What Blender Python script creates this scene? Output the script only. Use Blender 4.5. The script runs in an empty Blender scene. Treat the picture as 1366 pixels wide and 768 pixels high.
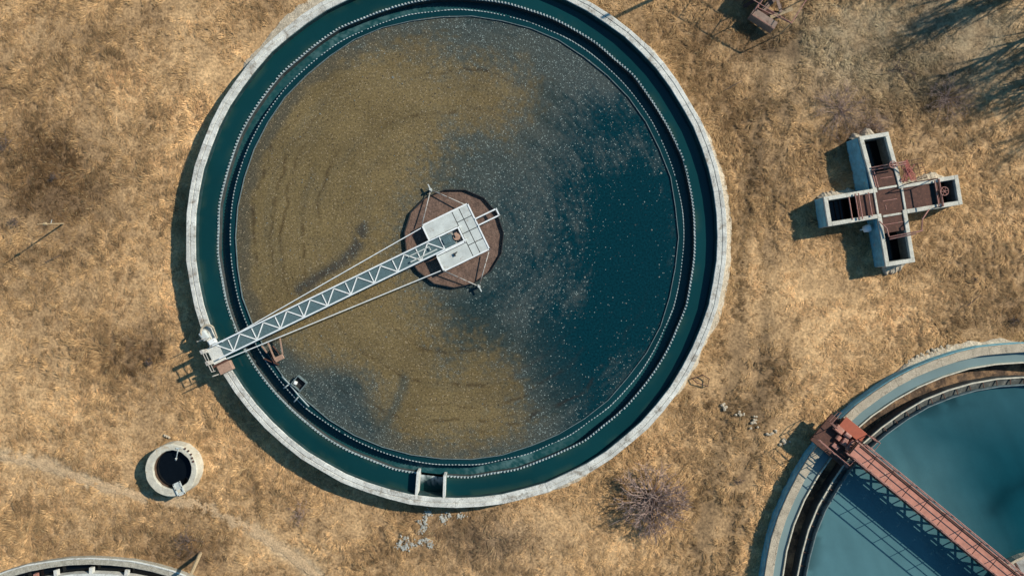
import bpy, bmesh, math, random
import numpy as np
from mathutils import Vector, Matrix

random.seed(7)
RNG = np.random.default_rng(11)
SC = bpy.context.scene
COL = SC.collection
H = 50.0            # flying height of the camera above the ground
MPP = 0.05          # metres per photograph pixel on the ground


def P(px, py, z=0.0):
    """true place of something seen at a photo pixel and standing z above ground"""
    k = MPP * (H - z) / H
    return Vector(((px - 683) * k, -(py - 384) * k, z))


# ------------------------------------------------------------------ noise
_T = np.random.default_rng(3).random((8, 256, 256))


def vnoise(x, y, s=0):
    t = _T[s % 8]
    xi = np.floor(x).astype(int); yi = np.floor(y).astype(int)
    fx = x - xi; fy = y - yi
    fx = fx * fx * (3 - 2 * fx); fy = fy * fy * (3 - 2 * fy)
    a = t[xi % 256, yi % 256]; b = t[(xi + 1) % 256, yi % 256]
    c = t[xi % 256, (yi + 1) % 256]; d = t[(xi + 1) % 256, (yi + 1) % 256]
    return (a * (1 - fx) + b * fx) * (1 - fy) + (c * (1 - fx) + d * fx) * fy


def fbm(x, y, s=0, o=4):
    v = 0; a = 0.5; n = 0
    for i in range(o):
        v = v + a * vnoise(x * 2 ** i + 17.3 * i, y * 2 ** i + 9.1 * i, s + i); n += a; a *= 0.5
    return v / n


def sstep(e0, e1, x):
    t = np.clip((x - e0) / (e1 - e0), 0, 1)
    return t * t * (3 - 2 * t)


def seg_dist(x, y, pts):
    d = np.full(np.shape(x), 1e9)
    for (ax, ay), (bx, by) in zip(pts[:-1], pts[1:]):
        dx, dy = bx - ax, by - ay
        t = np.clip(((x - ax) * dx + (y - ay) * dy) / (dx * dx + dy * dy), 0, 1)
        d = np.minimum(d, np.hypot(x - ax - t * dx, y - ay - t * dy))
    return d


def poly_sdf(x, y, pts):
    """negative inside"""
    d = seg_dist(x, y, pts + [pts[0]])
    ins = np.zeros(np.shape(x), bool)
    for (ax, ay), (bx, by) in zip(pts, pts[1:] + [pts[0]]):
        if ay == by: continue
        c = ((ay > y) != (by > y)) & (x < (bx - ax) * (y - ay) / (by - ay) + ax)
        ins ^= c
    return np.where(ins, -d, d)


# ------------------------------------------------------------------ materials
def mat(name, col, rough=0.8, metal=0.0, spec=0.5, bump=0.0, bscale=20.0, var=0.25, vscale=3.0,
        spot=None, spot_scale=6.0, spot_lo=0.55, spot_hi=0.7, attr=False, ior=1.45, fine=0.0, fscale=60.0):
    m = bpy.data.materials.new(name); m.use_nodes = True
    nt = m.node_tree; N = nt.nodes; L = nt.links
    b = N['Principled BSDF']
    b.inputs['Roughness'].default_value = rough
    b.inputs['Metallic'].default_value = metal
    b.inputs['IOR'].default_value = ior
    b.inputs['Specular IOR Level'].default_value = spec
    tc = N.new('ShaderNodeTexCoord')
    src = None
    if attr:
        a = N.new('ShaderNodeAttribute'); a.attribute_name = 'Col'; src = a.outputs['Color']
    else:
        r = N.new('ShaderNodeRGB'); r.outputs[0].default_value = (*col, 1); src = r.outputs[0]

    def mul(src, scale, amount, detail=5.0):
        n = N.new('ShaderNodeTexNoise'); n.inputs['Scale'].default_value = scale
        n.inputs['Detail'].default_value = detail; n.inputs['Roughness'].default_value = 0.65
        L.new(tc.outputs['Object'], n.inputs['Vector'])
        mr = N.new('ShaderNodeMapRange'); mr.inputs['From Min'].default_value = 0.3; mr.inputs['From Max'].default_value = 0.7
        mr.inputs['To Min'].default_value = 1 - amount; mr.inputs['To Max'].default_value = 1 + amount
        L.new(n.outputs['Fac'], mr.inputs['Value'])
        mx = N.new('ShaderNodeVectorMath'); mx.operation = 'SCALE'
        L.new(src, mx.inputs[0]); L.new(mr.outputs[0], mx.inputs['Scale'])
        return mx.outputs[0]
    if var: src = mul(src, vscale, var)
    if fine: src = mul(src, fscale, fine, 2.0)
    if spot is not None:
        n = N.new('ShaderNodeTexNoise'); n.inputs['Scale'].default_value = spot_scale
        n.inputs['Detail'].default_value = 6; n.inputs['Roughness'].default_value = 0.7
        L.new(tc.outputs['Object'], n.inputs['Vector'])
        mr = N.new('ShaderNodeMapRange'); mr.inputs['From Min'].default_value = spot_lo; mr.inputs['From Max'].default_value = spot_hi
        L.new(n.outputs['Fac'], mr.inputs['Value'])
        mx = N.new('ShaderNodeMix'); mx.data_type = 'RGBA'
        L.new(mr.outputs[0], mx.inputs['Factor']); L.new(src, mx.inputs['A']); mx.inputs['B'].default_value = (*spot, 1)
        src = mx.outputs['Result']
    L.new(src, b.inputs['Base Color'])
    if bump:
        n = N.new('ShaderNodeTexNoise'); n.inputs['Scale'].default_value = bscale; n.inputs['Detail'].default_value = 6
        L.new(tc.outputs['Object'], n.inputs['Vector'])
        bp = N.new('ShaderNodeBump'); bp.inputs['Strength'].default_value = bump; bp.inputs['Distance'].default_value = 0.05
        L.new(n.outputs['Fac'], bp.inputs['Height']); L.new(bp.outputs[0], b.inputs['Normal'])
    return m


M = {}
M['concrete'] = mat('pale_weathered_concrete', (.58, .575, .52), .9, bump=.5, bscale=14, var=.2, vscale=1.3, spot=(.30, .27, .22), spot_scale=3.5, spot_lo=.56, spot_hi=.72, fine=.18, fscale=18)
M['concrete_ring'] = mat('pale_ring_concrete', (.57, .555, .49), .9, bump=.5, bscale=14, var=.26, vscale=1.3, spot=(.26, .22, .17), spot_scale=1.7, spot_lo=.52, spot_hi=.68, fine=.18, fscale=18)
M['concrete_sand'] = mat('sandy_concrete', (.42, .35, .25), .9, bump=.5, bscale=14, var=.25, vscale=2, spot=(.25, .2, .14), spot_scale=4, fine=.25, fscale=18)
M['concrete_grey'] = mat('grey_concrete', (.30, .30, .28), .9, bump=.5, bscale=12, var=.3, vscale=2.2, spot=(.14, .12, .09), spot_scale=3, fine=.2, fscale=20)
M['shade_blue'] = mat('shade_blue_concrete', (.17, .39, .45), .85, bump=.4, bscale=12, var=.3, vscale=2.5, spot=(.3, .33, .31), spot_scale=3, spot_lo=.58, spot_hi=.7)  # concrete with the blue tone of its shaded side put into the colour
M['dark_wall'] = mat('wet_dark_concrete', (.05, .06, .06), .7, bump=.4, var=.4, vscale=3, spot=(.1, .075, .05), spot_scale=2.5)
M['white_paint'] = mat('white_painted_steel', (.74, .75, .72), .55, var=.14, vscale=3, spot=(.36, .26, .19), spot_scale=5, spot_lo=.60, spot_hi=.72)
M['light_grey'] = mat('light_grey_steel_plate', (.50, .52, .48), .6, var=.18, vscale=1.6, spot=(.30, .24, .18), spot_scale=3, spot_lo=.56, spot_hi=.72, fine=.1)
M['rust'] = mat('rusty_steel', (.085, .036, .024), .85, bump=.3, var=.35, vscale=4, spot=(.17, .075, .04), spot_scale=7, fine=.15)
M['rust_pale'] = mat('faded_red_rusty_tube', (.34, .15, .115), .75, var=.25, vscale=6, spot=(.42, .30, .22), spot_scale=9, spot_lo=.52, spot_hi=.66)
M['deck_red'] = mat('faded_red_deck', (.45, .19, .13), .75, var=.22, vscale=2.5, spot=(.55, .40, .28), spot_scale=6, spot_lo=.62, spot_hi=.68, fine=.08)
M['algae'] = mat('dark_algae_lining', (.018, .045, .046), .6, bump=.3, var=.5, vscale=2, spot=(.07, .08, .06), spot_scale=1.5, spot_lo=.6, spot_hi=.72)
M['ledge'] = mat('damp_grey_ledge', (.085, .09, .08), .85, bump=.4, var=.35, vscale=3, spot=(.24, .23, .19), spot_scale=3)
M['red'] = mat('orange_red_paint', (.36, .085, .04), .6, var=.12, vscale=4, spot=(.2, .07, .04), spot_scale=8, spot_lo=.62, spot_hi=.72)
M['rust_bar'] = mat('dark_rusty_lattice', (.10, .05, .035), .85, var=.3, vscale=5)
M['brown_box'] = mat('faded_brown_box', (.36, .22, .15), .8, var=.2, vscale=6, spot=(.2, .12, .08), spot_scale=9)
M['grating'] = mat('steel_grating', (.075, .125, .135), .7, var=.2, vscale=8, fine=.35, fscale=45)
M['black_steel'] = mat('black_steel', (.02, .02, .02), .7, var=.2)
M['weir'] = mat('galvanised_weir_plate', (.32, .37, .36), .6, var=.25, vscale=4, spot=(.16, .2, .2), spot_scale=5, spot_lo=.56, spot_hi=.7)
M['weir_dark'] = mat('algae_stained_weir', (.13, .17, .17), .7, var=.3, vscale=4, spot=(.05, .08, .08), spot_scale=5)
M['cream_edge'] = mat('pale_weir_crest', (.55, .5, .38), .7, var=.25, vscale=4, spot=(.25, .2, .13), spot_scale=3)
M['stone'] = mat('pale_stone', (.46, .38, .27), .9, bump=.4, var=.3, vscale=8)
M['wood'] = mat('weathered_wood', (.42, .31, .18), .85, bump=.3, var=.3, vscale=10)
M['bark'] = mat('grey_bark', (.10, .075, .06), .9, bump=.4, var=.3, vscale=6)
M['twig'] = mat('purple_grey_twigs', (.31, .215, .175), .9, var=.3, vscale=4)
M['twig_dark'] = mat('dark_twigs', (.12, .085, .07), .9, var=.3, vscale=4)
M['pole'] = mat('concrete_pole', (.35, .33, .3), .9, var=.2)
M['sludge'] = mat('brown_sludge', (.135, .082, .058), .8, bump=.6, bscale=9, var=.35, vscale=1.6, spot=(.24, .155, .12), spot_scale=4, spot_lo=.58, spot_hi=.72, fine=.35, fscale=9)
M['dirt'] = mat('bare_trodden_dirt', (.48, .325, .18), .95, bump=.7, bscale=10, var=.22, vscale=2.5, fine=.3, fscale=12)
M['gravel'] = mat('crumbled_pale_gravel', (.47, .39, .28), .95, bump=.8, bscale=9, var=.25, vscale=3, fine=.35, fscale=10)
M['sediment'] = mat('dry_brown_sediment', (.075, .048, .03), .95, bump=.7, bscale=6, var=.6, vscale=1.2, spot=(.36, .215, .11), spot_scale=.7, spot_lo=.47, spot_hi=.62, fine=.3, fscale=9)
M['ground'] = mat('straw_coloured_soil', None, .95, bump=.9, bscale=5, var=.22, vscale=1.1, attr=True, fine=.4, fscale=6)
M['grass'] = mat('dry_straw_grass', None, .85, spec=.2, var=0, attr=True)


def add_joints(m, count, width=.0007, dark=.22, seg=.06):
    """radial construction joints and slab to slab differences round a concrete ring"""
    nt = m.node_tree; N = nt.nodes; L = nt.links; b = N['Principled BSDF']
    src = b.inputs['Base Color'].links[0].from_socket
    tc = N.new('ShaderNodeTexCoord'); sp = N.new('ShaderNodeSeparateXYZ'); L.new(tc.outputs['Object'], sp.inputs[0])

    def mth(op, a, v=None, v2=None):
        x = N.new('ShaderNodeMath'); x.operation = op
        for i, q in enumerate((a, v, v2)):
            if q is None: continue
            if isinstance(q, (int, float)): x.inputs[i].default_value = q
            else: L.new(q, x.inputs[i])
        return x.outputs[0]
    ang = mth('MULTIPLY', mth('ARCTAN2', sp.outputs[1], sp.outputs[0]), count / (2 * math.pi))
    wn = N.new('ShaderNodeTexNoise'); wn.inputs['Scale'].default_value = 2.5; L.new(tc.outputs['Object'], wn.inputs['Vector'])
    angw = mth('ADD', ang, mth('MULTIPLY', wn.outputs['Fac'], .05))
    fr = mth('FRACT', mth('ADD', angw, 200.0)); line = mth('LESS_THAN', fr, width * count)
    cell = N.new('ShaderNodeTexWhiteNoise'); cell.noise_dimensions = '1D'; L.new(mth('FLOOR', mth('ADD', angw, 200.0)), cell.inputs['W'])
    v = mth('SUBTRACT', mth('ADD', 1 - seg, mth('MULTIPLY', cell.outputs['Value'], 2 * seg)), mth('MULTIPLY', line, dark))
    sc = N.new('ShaderNodeVectorMath'); sc.operation = 'SCALE'; L.new(src, sc.inputs[0]); L.new(v, sc.inputs['Scale'])
    # hair cracks
    vo = N.new('ShaderNodeTexVoronoi'); vo.feature = 'DISTANCE_TO_EDGE'; vo.inputs['Scale'].default_value = .8
    wv = N.new('ShaderNodeVectorMath'); wv.operation = 'ADD'; L.new(tc.outputs['Object'], wv.inputs[0]); L.new(wn.outputs['Color'], wv.inputs[1]); L.new(wv.outputs[0], vo.inputs['Vector'])
    cr = mth('LESS_THAN', vo.outputs['Distance'], .012)
    s2 = N.new('ShaderNodeVectorMath'); s2.operation = 'SCALE'; L.new(sc.outputs[0], s2.inputs[0]); L.new(mth('SUBTRACT', 1.0, mth('MULTIPLY', cr, .4)), s2.inputs['Scale'])
    L.new(s2.outputs[0], b.inputs['Base Color'])
    return m


def water_mat(name, bump=.05, bscale=3.0, rough=.06):
    m = mat(name, None, rough, spec=.5, attr=True, ior=1.33, var=.07, vscale=.35)
    nt = m.node_tree; N = nt.nodes; L = nt.links; b = N['Principled BSDF']
    tc = N.new('ShaderNodeTexCoord')
    n = N.new('ShaderNodeTexNoise'); n.inputs['Scale'].default_value = bscale; n.inputs['Detail'].default_value = 3
    L.new(tc.outputs['Object'], n.inputs['Vector'])
    bp = N.new('ShaderNodeBump'); bp.inputs['Strength'].default_value = bump; bp.inputs['Distance'].default_value = .05
    L.new(n.outputs['Fac'], bp.inputs['Height']); L.new(bp.outputs[0], b.inputs['Normal'])
    return m


add_joints(M['concrete_ring'], 36); add_joints(M['concrete_sand'], 33)
M['water'] = water_mat('dark_teal_water', .12, 2.2)
M['launder_water'] = water_mat('running_launder_water', .4, 4.0, .15)


def scum_mat():
    """water carrying a mat of scum: Col = matted colour, alpha-like attributes brown / flecks"""
    m = bpy.data.materials.new('scummy_water'); m.use_nodes = True
    nt = m.node_tree; N = nt.nodes; L = nt.links; b = N['Principled BSDF']
    tc = N.new('ShaderNodeTexCoord')
    col = N.new('ShaderNodeAttribute'); col.attribute_name = 'Col'
    fl = N.new('ShaderNodeAttribute'); fl.attribute_name = 'Flecks'
    br = N.new('ShaderNodeAttribute'); br.attribute_name = 'Brown'

    def mathn(op, a, bb, clamp=False):
        x = N.new('ShaderNodeMath'); x.operation = op; x.use_clamp = clamp
        for i, v in enumerate((a, bb)):
            if isinstance(v, (int, float)): x.inputs[i].default_value = v
            else: L.new(v, x.inputs[i])
        return x.outputs[0]

    def flecks(scale, dens_mul, lo, hi):
        v = N.new('ShaderNodeTexVoronoi'); v.inputs['Scale'].default_value = scale
        L.new(tc.outputs['Object'], v.inputs['Vector'])
        sep = N.new('ShaderNodeSeparateColor'); L.new(v.outputs['Color'], sep.inputs[0])
        # a cell carries a fleck when its random value is below the density
        on = mathn('LESS_THAN', sep.outputs[0], mathn('MULTIPLY', fl.outputs['Fac'], dens_mul))
        size = mathn('MULTIPLY_ADD', sep.outputs[1], .30)
        size.node.inputs[2].default_value = .16
        inside = mathn('LESS_THAN', v.outputs['Distance'], size)
        f = mathn('MULTIPLY', on, inside)
        tone = N.new('ShaderNodeMapRange'); tone.inputs['To Min'].default_value = lo; tone.inputs['To Max'].default_value = hi
        L.new(sep.outputs[2], tone.inputs['Value'])
        return f, tone.outputs[0]
    f1, t1 = flecks(12.5, .85, .10, 1.45)
    f2, t2 = flecks(7.0, .06, .25, .7)
    # matted colour with fine grain
    n = N.new('ShaderNodeTexNoise'); n.inputs['Scale'].default_value = 7.5; n.inputs['Detail'].default_value = 5; n.inputs['Roughness'].default_value = .75
    L.new(tc.outputs['Object'], n.inputs['Vector'])
    mr = N.new('ShaderNodeMapRange'); mr.inputs['From Min'].default_value = .3; mr.inputs['From Max'].default_value = .7
    mr.inputs['To Min'].default_value = .42; mr.inputs['To Max'].default_value = 1.6
    L.new(n.outputs['Fac'], mr.inputs['Value'])
    base = N.new('ShaderNodeVectorMath'); base.operation = 'SCALE'
    L.new(col.outputs['Color'], base.inputs[0]); L.new(mr.outputs[0], base.inputs['Scale'])
    fc = N.new('ShaderNodeMix'); fc.data_type = 'RGBA'
    fc.inputs['A'].default_value = (.17, .205, .185, 1); fc.inputs['B'].default_value = (.24, .18, .105, 1)
    L.new(br.outputs['Fac'], fc.inputs['Factor'])
    src = base.outputs[0]
    for f, t in ((f1, t1), (f2, t2)):
        sc = N.new('ShaderNodeVectorMath'); sc.operation = 'SCALE'
        L.new(fc.outputs['Result'], sc.inputs[0]); L.new(t, sc.inputs['Scale'])
        mx = N.new('ShaderNodeMix'); mx.data_type = 'RGBA'
        L.new(f, mx.inputs['Factor']); L.new(src, mx.inputs['A']); L.new(sc.outputs[0], mx.inputs['B'])
        src = mx.outputs['Result']
    L.new(src, b.inputs['Base Color'])
    rough = mathn('MAXIMUM', mathn('MULTIPLY', fl.outputs['Fac'], .75), .07)
    L.new(rough, b.inputs['Roughness']); b.inputs['IOR'].default_value = 1.33
    bp = N.new('ShaderNodeBump'); bp.inputs['Distance'].default_value = .04
    L.new(mathn('MULTIPLY', fl.outputs['Fac'], .8), bp.inputs['Strength'])
    L.new(n.outputs['Fac'], bp.inputs['Height']); L.new(bp.outputs[0], b.inputs['Normal'])
    return m


M['scum'] = scum_mat()


# ------------------------------------------------------------------ mesh building
def tagp(o, label=None, cat=None, group=None, kind=None):
    if label: o['label'] = label
    if cat: o['category'] = cat
    if group: o['group'] = group
    if kind: o['kind'] = kind
    return o


def thing(name, label, cat, loc=(0, 0, 0), group=None):
    o = bpy.data.objects.new(name, None); COL.objects.link(o); o.location = loc
    o.empty_display_size = .3
    return tagp(o, label, cat, group)


class MB:
    def __init__(s): s.v = []; s.f = []

    def add(s, vs, fs):
        n = len(s.v); s.v += [tuple(v) for v in vs]; s.f += [tuple(i + n for i in f) for f in fs]; return s

    def bar(s, a, b, w, h=None, up=(0, 0, 1), ext=0.0):
        """rectangular bar from a to b, w across, h along up"""
        a = Vector(a); b = Vector(b); h = w if h is None else h
        d = (b - a).normalized(); a = a - d * ext; b = b + d * ext
        up = Vector(up)
        if abs(d.dot(up)) > .98: up = Vector((1, 0, 0))
        x = d.cross(up).normalized(); y = x.cross(d).normalized()
        q = [x * sx * w / 2 + y * sy * h / 2 for sx, sy in ((-1, -1), (1, -1), (1, 1), (-1, 1))]
        return s.add([a + c for c in q] + [b + c for c in q],
                     [(3, 2, 1, 0), (4, 5, 6, 7), (0, 1, 5, 4), (1, 2, 6, 5), (2, 3, 7, 6), (3, 0, 4, 7)])

    def tube(s, pts, r, n=6, r2=None):
        pts = [Vector(p) for p in pts]; k = len(pts); r2 = r if r2 is None else r2
        vs = []; fs = []
        for i, p in enumerate(pts):
            d = (pts[min(i + 1, k - 1)] - pts[max(i - 1, 0)]).normalized()
            up = Vector((0, 0, 1)) if abs(d.z) < .95 else Vector((1, 0, 0))
            x = d.cross(up).normalized(); y = x.cross(d)
            rr = r + (r2 - r) * i / max(1, k - 1)
            for j in range(n):
                a = 2 * math.pi * j / n
                vs.append(p + x * math.cos(a) * rr + y * math.sin(a) * rr)
        for i in range(k - 1):
            for j in range(n):
                fs.append((i * n + j, i * n + (j + 1) % n, (i + 1) * n + (j + 1) % n, (i + 1) * n + j))
        fs.append(tuple(range(n - 1, -1, -1))); fs.append(tuple((k - 1) * n + j for j in range(n)))
        return s.add(vs, fs)

    def box(s, c, size, rz=0.0, taper=1.0):
        c = Vector(c); R = Matrix.Rotation(rz, 3, 'Z'); hx, hy, hz = size[0] / 2, size[1] / 2, size[2] / 2
        vs = []
        for z, t in ((-hz, 1), (hz, taper)):
            for x, y in ((-hx, -hy), (hx, -hy), (hx, hy), (-hx, hy)):
                vs.append(c + R @ Vector((x * t, y * t, z)))
        return s.add(vs, [(3, 2, 1, 0), (4, 5, 6, 7), (0, 1, 5, 4), (1, 2, 6, 5), (2, 3, 7, 6), (3, 0, 4, 7)])

    def prism(s, pts, z0, z1):
        n = len(pts)
        return s.add([(p[0], p[1], z0) for p in pts] + [(p[0], p[1], z1) for p in pts],
                     [tuple(range(n - 1, -1, -1)), tuple(range(n, 2 * n))] +
                     [(i, (i + 1) % n, n + (i + 1) % n, n + i) for i in range(n)])

    def lathe(s, prof, c, n=96, a0=0.0, a1=2 * math.pi, jit=None, closed=True, phase=0.0):
        """prof: list of (r, z); revolved about the vertical axis at c"""
        full = abs(a1 - a0 - 2 * math.pi) < 1e-6
        na = n if full else n + 1; k = len(prof); vs = []; fs = []
        for i in range(na):
            a = a0 + (a1 - a0) * i / n + phase
            for j, (r, z) in enumerate(prof):
                dr, dz = jit(i, j) if jit else (0, 0)
                vs.append((c[0] + (r + dr) * math.cos(a), c[1] + (r + dr) * math.sin(a), z + dz))
        for i in range(n):
            i2 = (i + 1) % na
            for j in range(k if closed else k - 1):
                j2 = (j + 1) % k
                fs.append((i * k + j, i2 * k + j, i2 * k + j2, i * k + j2))
        if not full and closed:
            fs.append(tuple(range(k - 1, -1, -1))); fs.append(tuple(n * k + j for j in range(k)))
        return s.add(vs, fs)

    def build(s, name, m, parent=None, bevel=0.0, smooth=False, label=None):
        me = bpy.data.meshes.new(name)
        off = Vector(parent_loc(parent)) if parent else Vector((0, 0, 0))
        me.from_pydata([(v[0] - off.x, v[1] - off.y, v[2] - off.z) for v in s.v], [], s.f)
        bm = bmesh.new(); bm.from_mesh(me); bmesh.ops.recalc_face_normals(bm, faces=bm.faces)
        bm.to_mesh(me); bm.free()
        if smooth:
            for p in me.polygons: p.use_smooth = True
        me.materials.append(M[m] if isinstance(m, str) else m)
        o = bpy.data.objects.new(name, me); COL.objects.link(o)
        if parent: o.parent = parent
        if bevel:
            b = o.modifiers.new('soft_edges', 'BEVEL'); b.width = bevel; b.segments = 2; b.limit_method = 'ANGLE'
        if label: o['label'] = label
        return o

    def build_thing(s, name, m, label, cat, group=None, loc=None, **kw):
        o = s.build(name, m, None, **kw)
        if loc is not None:
            for v in o.data.vertices: v.co -= Vector(loc)
            o.location = loc
        return tagp(o, label, cat, group)


def parent_loc(p):
    l = Vector((0, 0, 0))
    while p: l = l + p.location; p = p.parent
    return l


def np_mesh(name, verts, faces_list, m, attrs):
    """faces_list: [(k, array (n,k))]; attrs: {name: (type, array)} on points"""
    me = bpy.data.meshes.new(name)
    me.vertices.add(len(verts)); me.vertices.foreach_set('co', np.asarray(verts, np.float32).ravel())
    li = np.concatenate([f.ravel() for k, f in faces_list]).astype(np.int32)
    tot = np.concatenate([np.full(len(f), k) for k, f in faces_list]).astype(np.int32)
    st = np.concatenate([[0], np.cumsum(tot)[:-1]]).astype(np.int32)
    me.loops.add(len(li)); me.loops.foreach_set('vertex_index', li)
    me.polygons.add(len(tot)); me.polygons.foreach_set('loop_start', st); me.polygons.foreach_set('loop_total', tot)
    me.update(calc_edges=True)
    for an, (t, arr) in attrs.items():
        if t == 'COLOR':
            a = me.color_attributes.new(an, 'FLOAT_COLOR', 'POINT')
            rgba = np.ones((len(verts), 4), np.float32); rgba[:, :3] = arr
            a.data.foreach_set('color', rgba.ravel())
        else:
            a = me.attributes.new(an, 'FLOAT', 'POINT'); a.data.foreach_set('value', np.asarray(arr, np.float32))
    me.materials.append(M[m])
    o = bpy.data.objects.new(name, me); COL.objects.link(o)
    return o


def polar_sheet(name, c, r0, r1, z, nr, na, m, fn, arc=None):
    rr = np.linspace(r0, r1, nr); aa = np.linspace(0, 2 * np.pi, na, endpoint=False) if arc is None else np.linspace(arc[0], arc[1], na)
    R, A = np.meshgrid(rr, aa, indexing='ij')
    X = R * np.cos(A); Y = R * np.sin(A)
    V = np.stack([X, Y, np.zeros_like(X)], -1).reshape(-1, 3)
    i, j = np.meshgrid(np.arange(nr - 1), np.arange(na if arc is None else na - 1), indexing='ij'); j2 = (j + 1) % na
    F = np.stack([i * na + j, (i + 1) * na + j, (i + 1) * na + j2, i * na + j2], -1).reshape(-1, 4)
    attrs = fn((X + c[0]).ravel(), (Y + c[1]).ravel(), R.ravel(), A.ravel())
    o = np_mesh(name, V, [(4, F)], m, attrs)
    o.location = (c[0], c[1], z); o['kind'] = 'structure'
    return o


def topx(x, y, z=0):
    k = MPP * (H - z) / H
    return x / k + 683, 384 - y / k


# ------------------------------------------------------------------ main dimensions
RIM1 = 1.35
C1 = P(608.5, 316, RIM1)
S1 = MPP * (H - RIM1) / H
Z1W = 0.85                        # water in the large tank
C3 = P(1367.5, 808.4, 0.9); RIM3 = 0.9; S3 = MPP * (H - RIM3) / H; Z3W = 0.55
C4 = P(120, 1103, 0.4); RIM4 = 0.4; S4 = MPP * (H - RIM4) / H
CW = P(228, 627.2, 1.0); SW = MPP * 49 / 50
XH = 1.46; CX = P(1187.4, 268.3, XH); XA = math.radians(9.4)   # cross shaped chamber
XU = Vector((math.cos(XA), math.sin(XA), 0)); XV = Vector((-math.sin(XA), math.cos(XA), 0))
XW = .97                          # half width of an arm
XARM = {'e': 4.62, 'w': 4.22, 'n': 4.45, 's': 4.15}


def XP(u, v, z=0.0):
    if v > XW: u -= .10 * (v - XW)
    p = CX + XU * u + XV * v
    return Vector((p.x, p.y, z))


def cross_dist(x, y):
    dx = x - CX.x; dy = y - CX.y
    u = dx * XU.x + dy * XU.y; v = dx * XV.x + dy * XV.y
    d1 = np.maximum(np.maximum(u - XARM['e'], -u - XARM['w']), np.abs(v) - XW)
    d2 = np.maximum(np.maximum(v - XARM['n'], -v - XARM['s']), np.abs(u) - XW)
    return np.minimum(d1, d2)


def hole_dist(x, y):
    """signed distance-ish to the built footprints (negative inside)"""
    d = np.hypot(x - C1.x, y - C1.y) - 361 * S1
    d = np.minimum(d, np.hypot(x - C3.x, y - C3.y) - 350 * S3)
    d = np.minimum(d, np.hypot(x - C4.x, y - C4.y) - 360 * S4)
    d = np.minimum(d, np.hypot(x - CW.x, y - CW.y) - 35 * SW)
    return np.minimum(d, cross_dist(x, y))


PATH_PX = [(-60, 596), (0, 608), (50, 616), (110, 640), (160, 655), (215, 668), (260, 672), (305, 690), (345, 712), (385, 738), (430, 775), (470, 800)]
# patches: px, py, radius x, radius y, weight   (own colour of the vegetation)
DARK = [(140, 250, 110, 60, .7), (60, 210, 70, 50, .6), (170, 465, 42, 34, 1.0), (90, 60, 60, 40, .35), (190, 40, 70, 50, .45), (30, 265, 40, 35, .6),
        (160, 175, 60, 40, .35), (400, 682, 30, 35, .7), (560, 700, 80, 30, .55), (650, 728, 60, 40, .5), (250, 735, 40, 25, .55), (850, 690, 70, 50, .4),
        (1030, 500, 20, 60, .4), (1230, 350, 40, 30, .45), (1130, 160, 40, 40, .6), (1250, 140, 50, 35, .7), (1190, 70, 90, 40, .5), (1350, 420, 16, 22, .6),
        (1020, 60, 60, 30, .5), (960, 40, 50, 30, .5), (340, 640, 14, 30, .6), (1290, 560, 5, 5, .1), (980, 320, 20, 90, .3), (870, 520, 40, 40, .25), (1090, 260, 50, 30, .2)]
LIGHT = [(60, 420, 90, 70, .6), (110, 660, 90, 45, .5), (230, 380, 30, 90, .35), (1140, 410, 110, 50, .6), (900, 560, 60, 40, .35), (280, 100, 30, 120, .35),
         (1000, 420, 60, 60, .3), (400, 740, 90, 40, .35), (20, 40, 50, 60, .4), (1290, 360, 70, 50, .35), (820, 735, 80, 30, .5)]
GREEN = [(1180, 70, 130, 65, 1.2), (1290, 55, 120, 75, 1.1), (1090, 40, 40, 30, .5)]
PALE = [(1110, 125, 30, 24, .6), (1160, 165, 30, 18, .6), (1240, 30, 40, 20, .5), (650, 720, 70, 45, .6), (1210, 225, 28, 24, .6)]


def blobs(px, py, lst):
    v = 0
    for x, y, rx, ry, w in lst:
        v = v + w * np.exp(-(((px - x) / rx) ** 2 + ((py - y) / ry) ** 2))
    return v


def veg(x, y):
    """colour and vigour of the dry vegetation at a place"""
    px, py = topx(x, y)
    n1 = fbm(x * .13, y * .13, 0); n2 = fbm(x * .5, y * .5, 2); n3 = fbm(x * 1.7, y * 1.7, 4)
    wx = (n2 - .5) * 60; wy = (n3 - .5) * 50
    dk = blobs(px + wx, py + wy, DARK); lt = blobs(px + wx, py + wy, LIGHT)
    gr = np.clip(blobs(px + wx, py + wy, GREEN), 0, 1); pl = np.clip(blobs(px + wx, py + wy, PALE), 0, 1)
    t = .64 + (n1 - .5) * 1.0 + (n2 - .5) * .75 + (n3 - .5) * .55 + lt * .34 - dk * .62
    n4 = fbm(x * 3.1, y * 3.1, 1, 3); n5 = fbm(x * .8 + 40, y * .8, 6, 3)
    t = t - .55 * sstep(.62, .78, n4) * sstep(.45, .65, n5) + .12 * sstep(.55, .8, n5)
    t = np.clip(t, 0, 1.15)[:, None]
    c0 = np.array((.170, .096, .042)); c1 = np.array((.66, .408, .188))
    c = c0 * (1 - t) + c1 * t
    g = (gr * np.clip(.35 + n3 * .8, 0, 1))[:, None]
    c = c * (1 - .85 * g) + (np.array((.25, .215, .135)) * (.4 + .85 * t)) * .85 * g
    p_ = pl[:, None] * .6
    c = c * (1 - p_) + np.array((.36, .27, .185)) * (.6 + .5 * t) * p_
    # wheel tracks running down the strip between the tanks
    tr = np.minimum(seg_dist(px, py, [(1075, 0), (1050, 150), (1022, 330), (1020, 470), (1000, 600), (965, 790)]),
                    seg_dist(px, py, [(1030, 40), (1010, 190), (990, 330), (985, 470), (960, 600), (925, 790)]))
    track = np.exp(-((tr + (n2 - .5) * 16) / 12) ** 2) * np.clip(.6 + .8 * n5, 0, 1)
    c = c * (1 - .5 * track[:, None])
    pd = seg_dist(px + (n2 - .5) * 14, py + (n3 - .5) * 14, PATH_PX)
    path = 1 - sstep(3, 12, pd)
    return c, path, track, t[:, 0]


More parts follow.
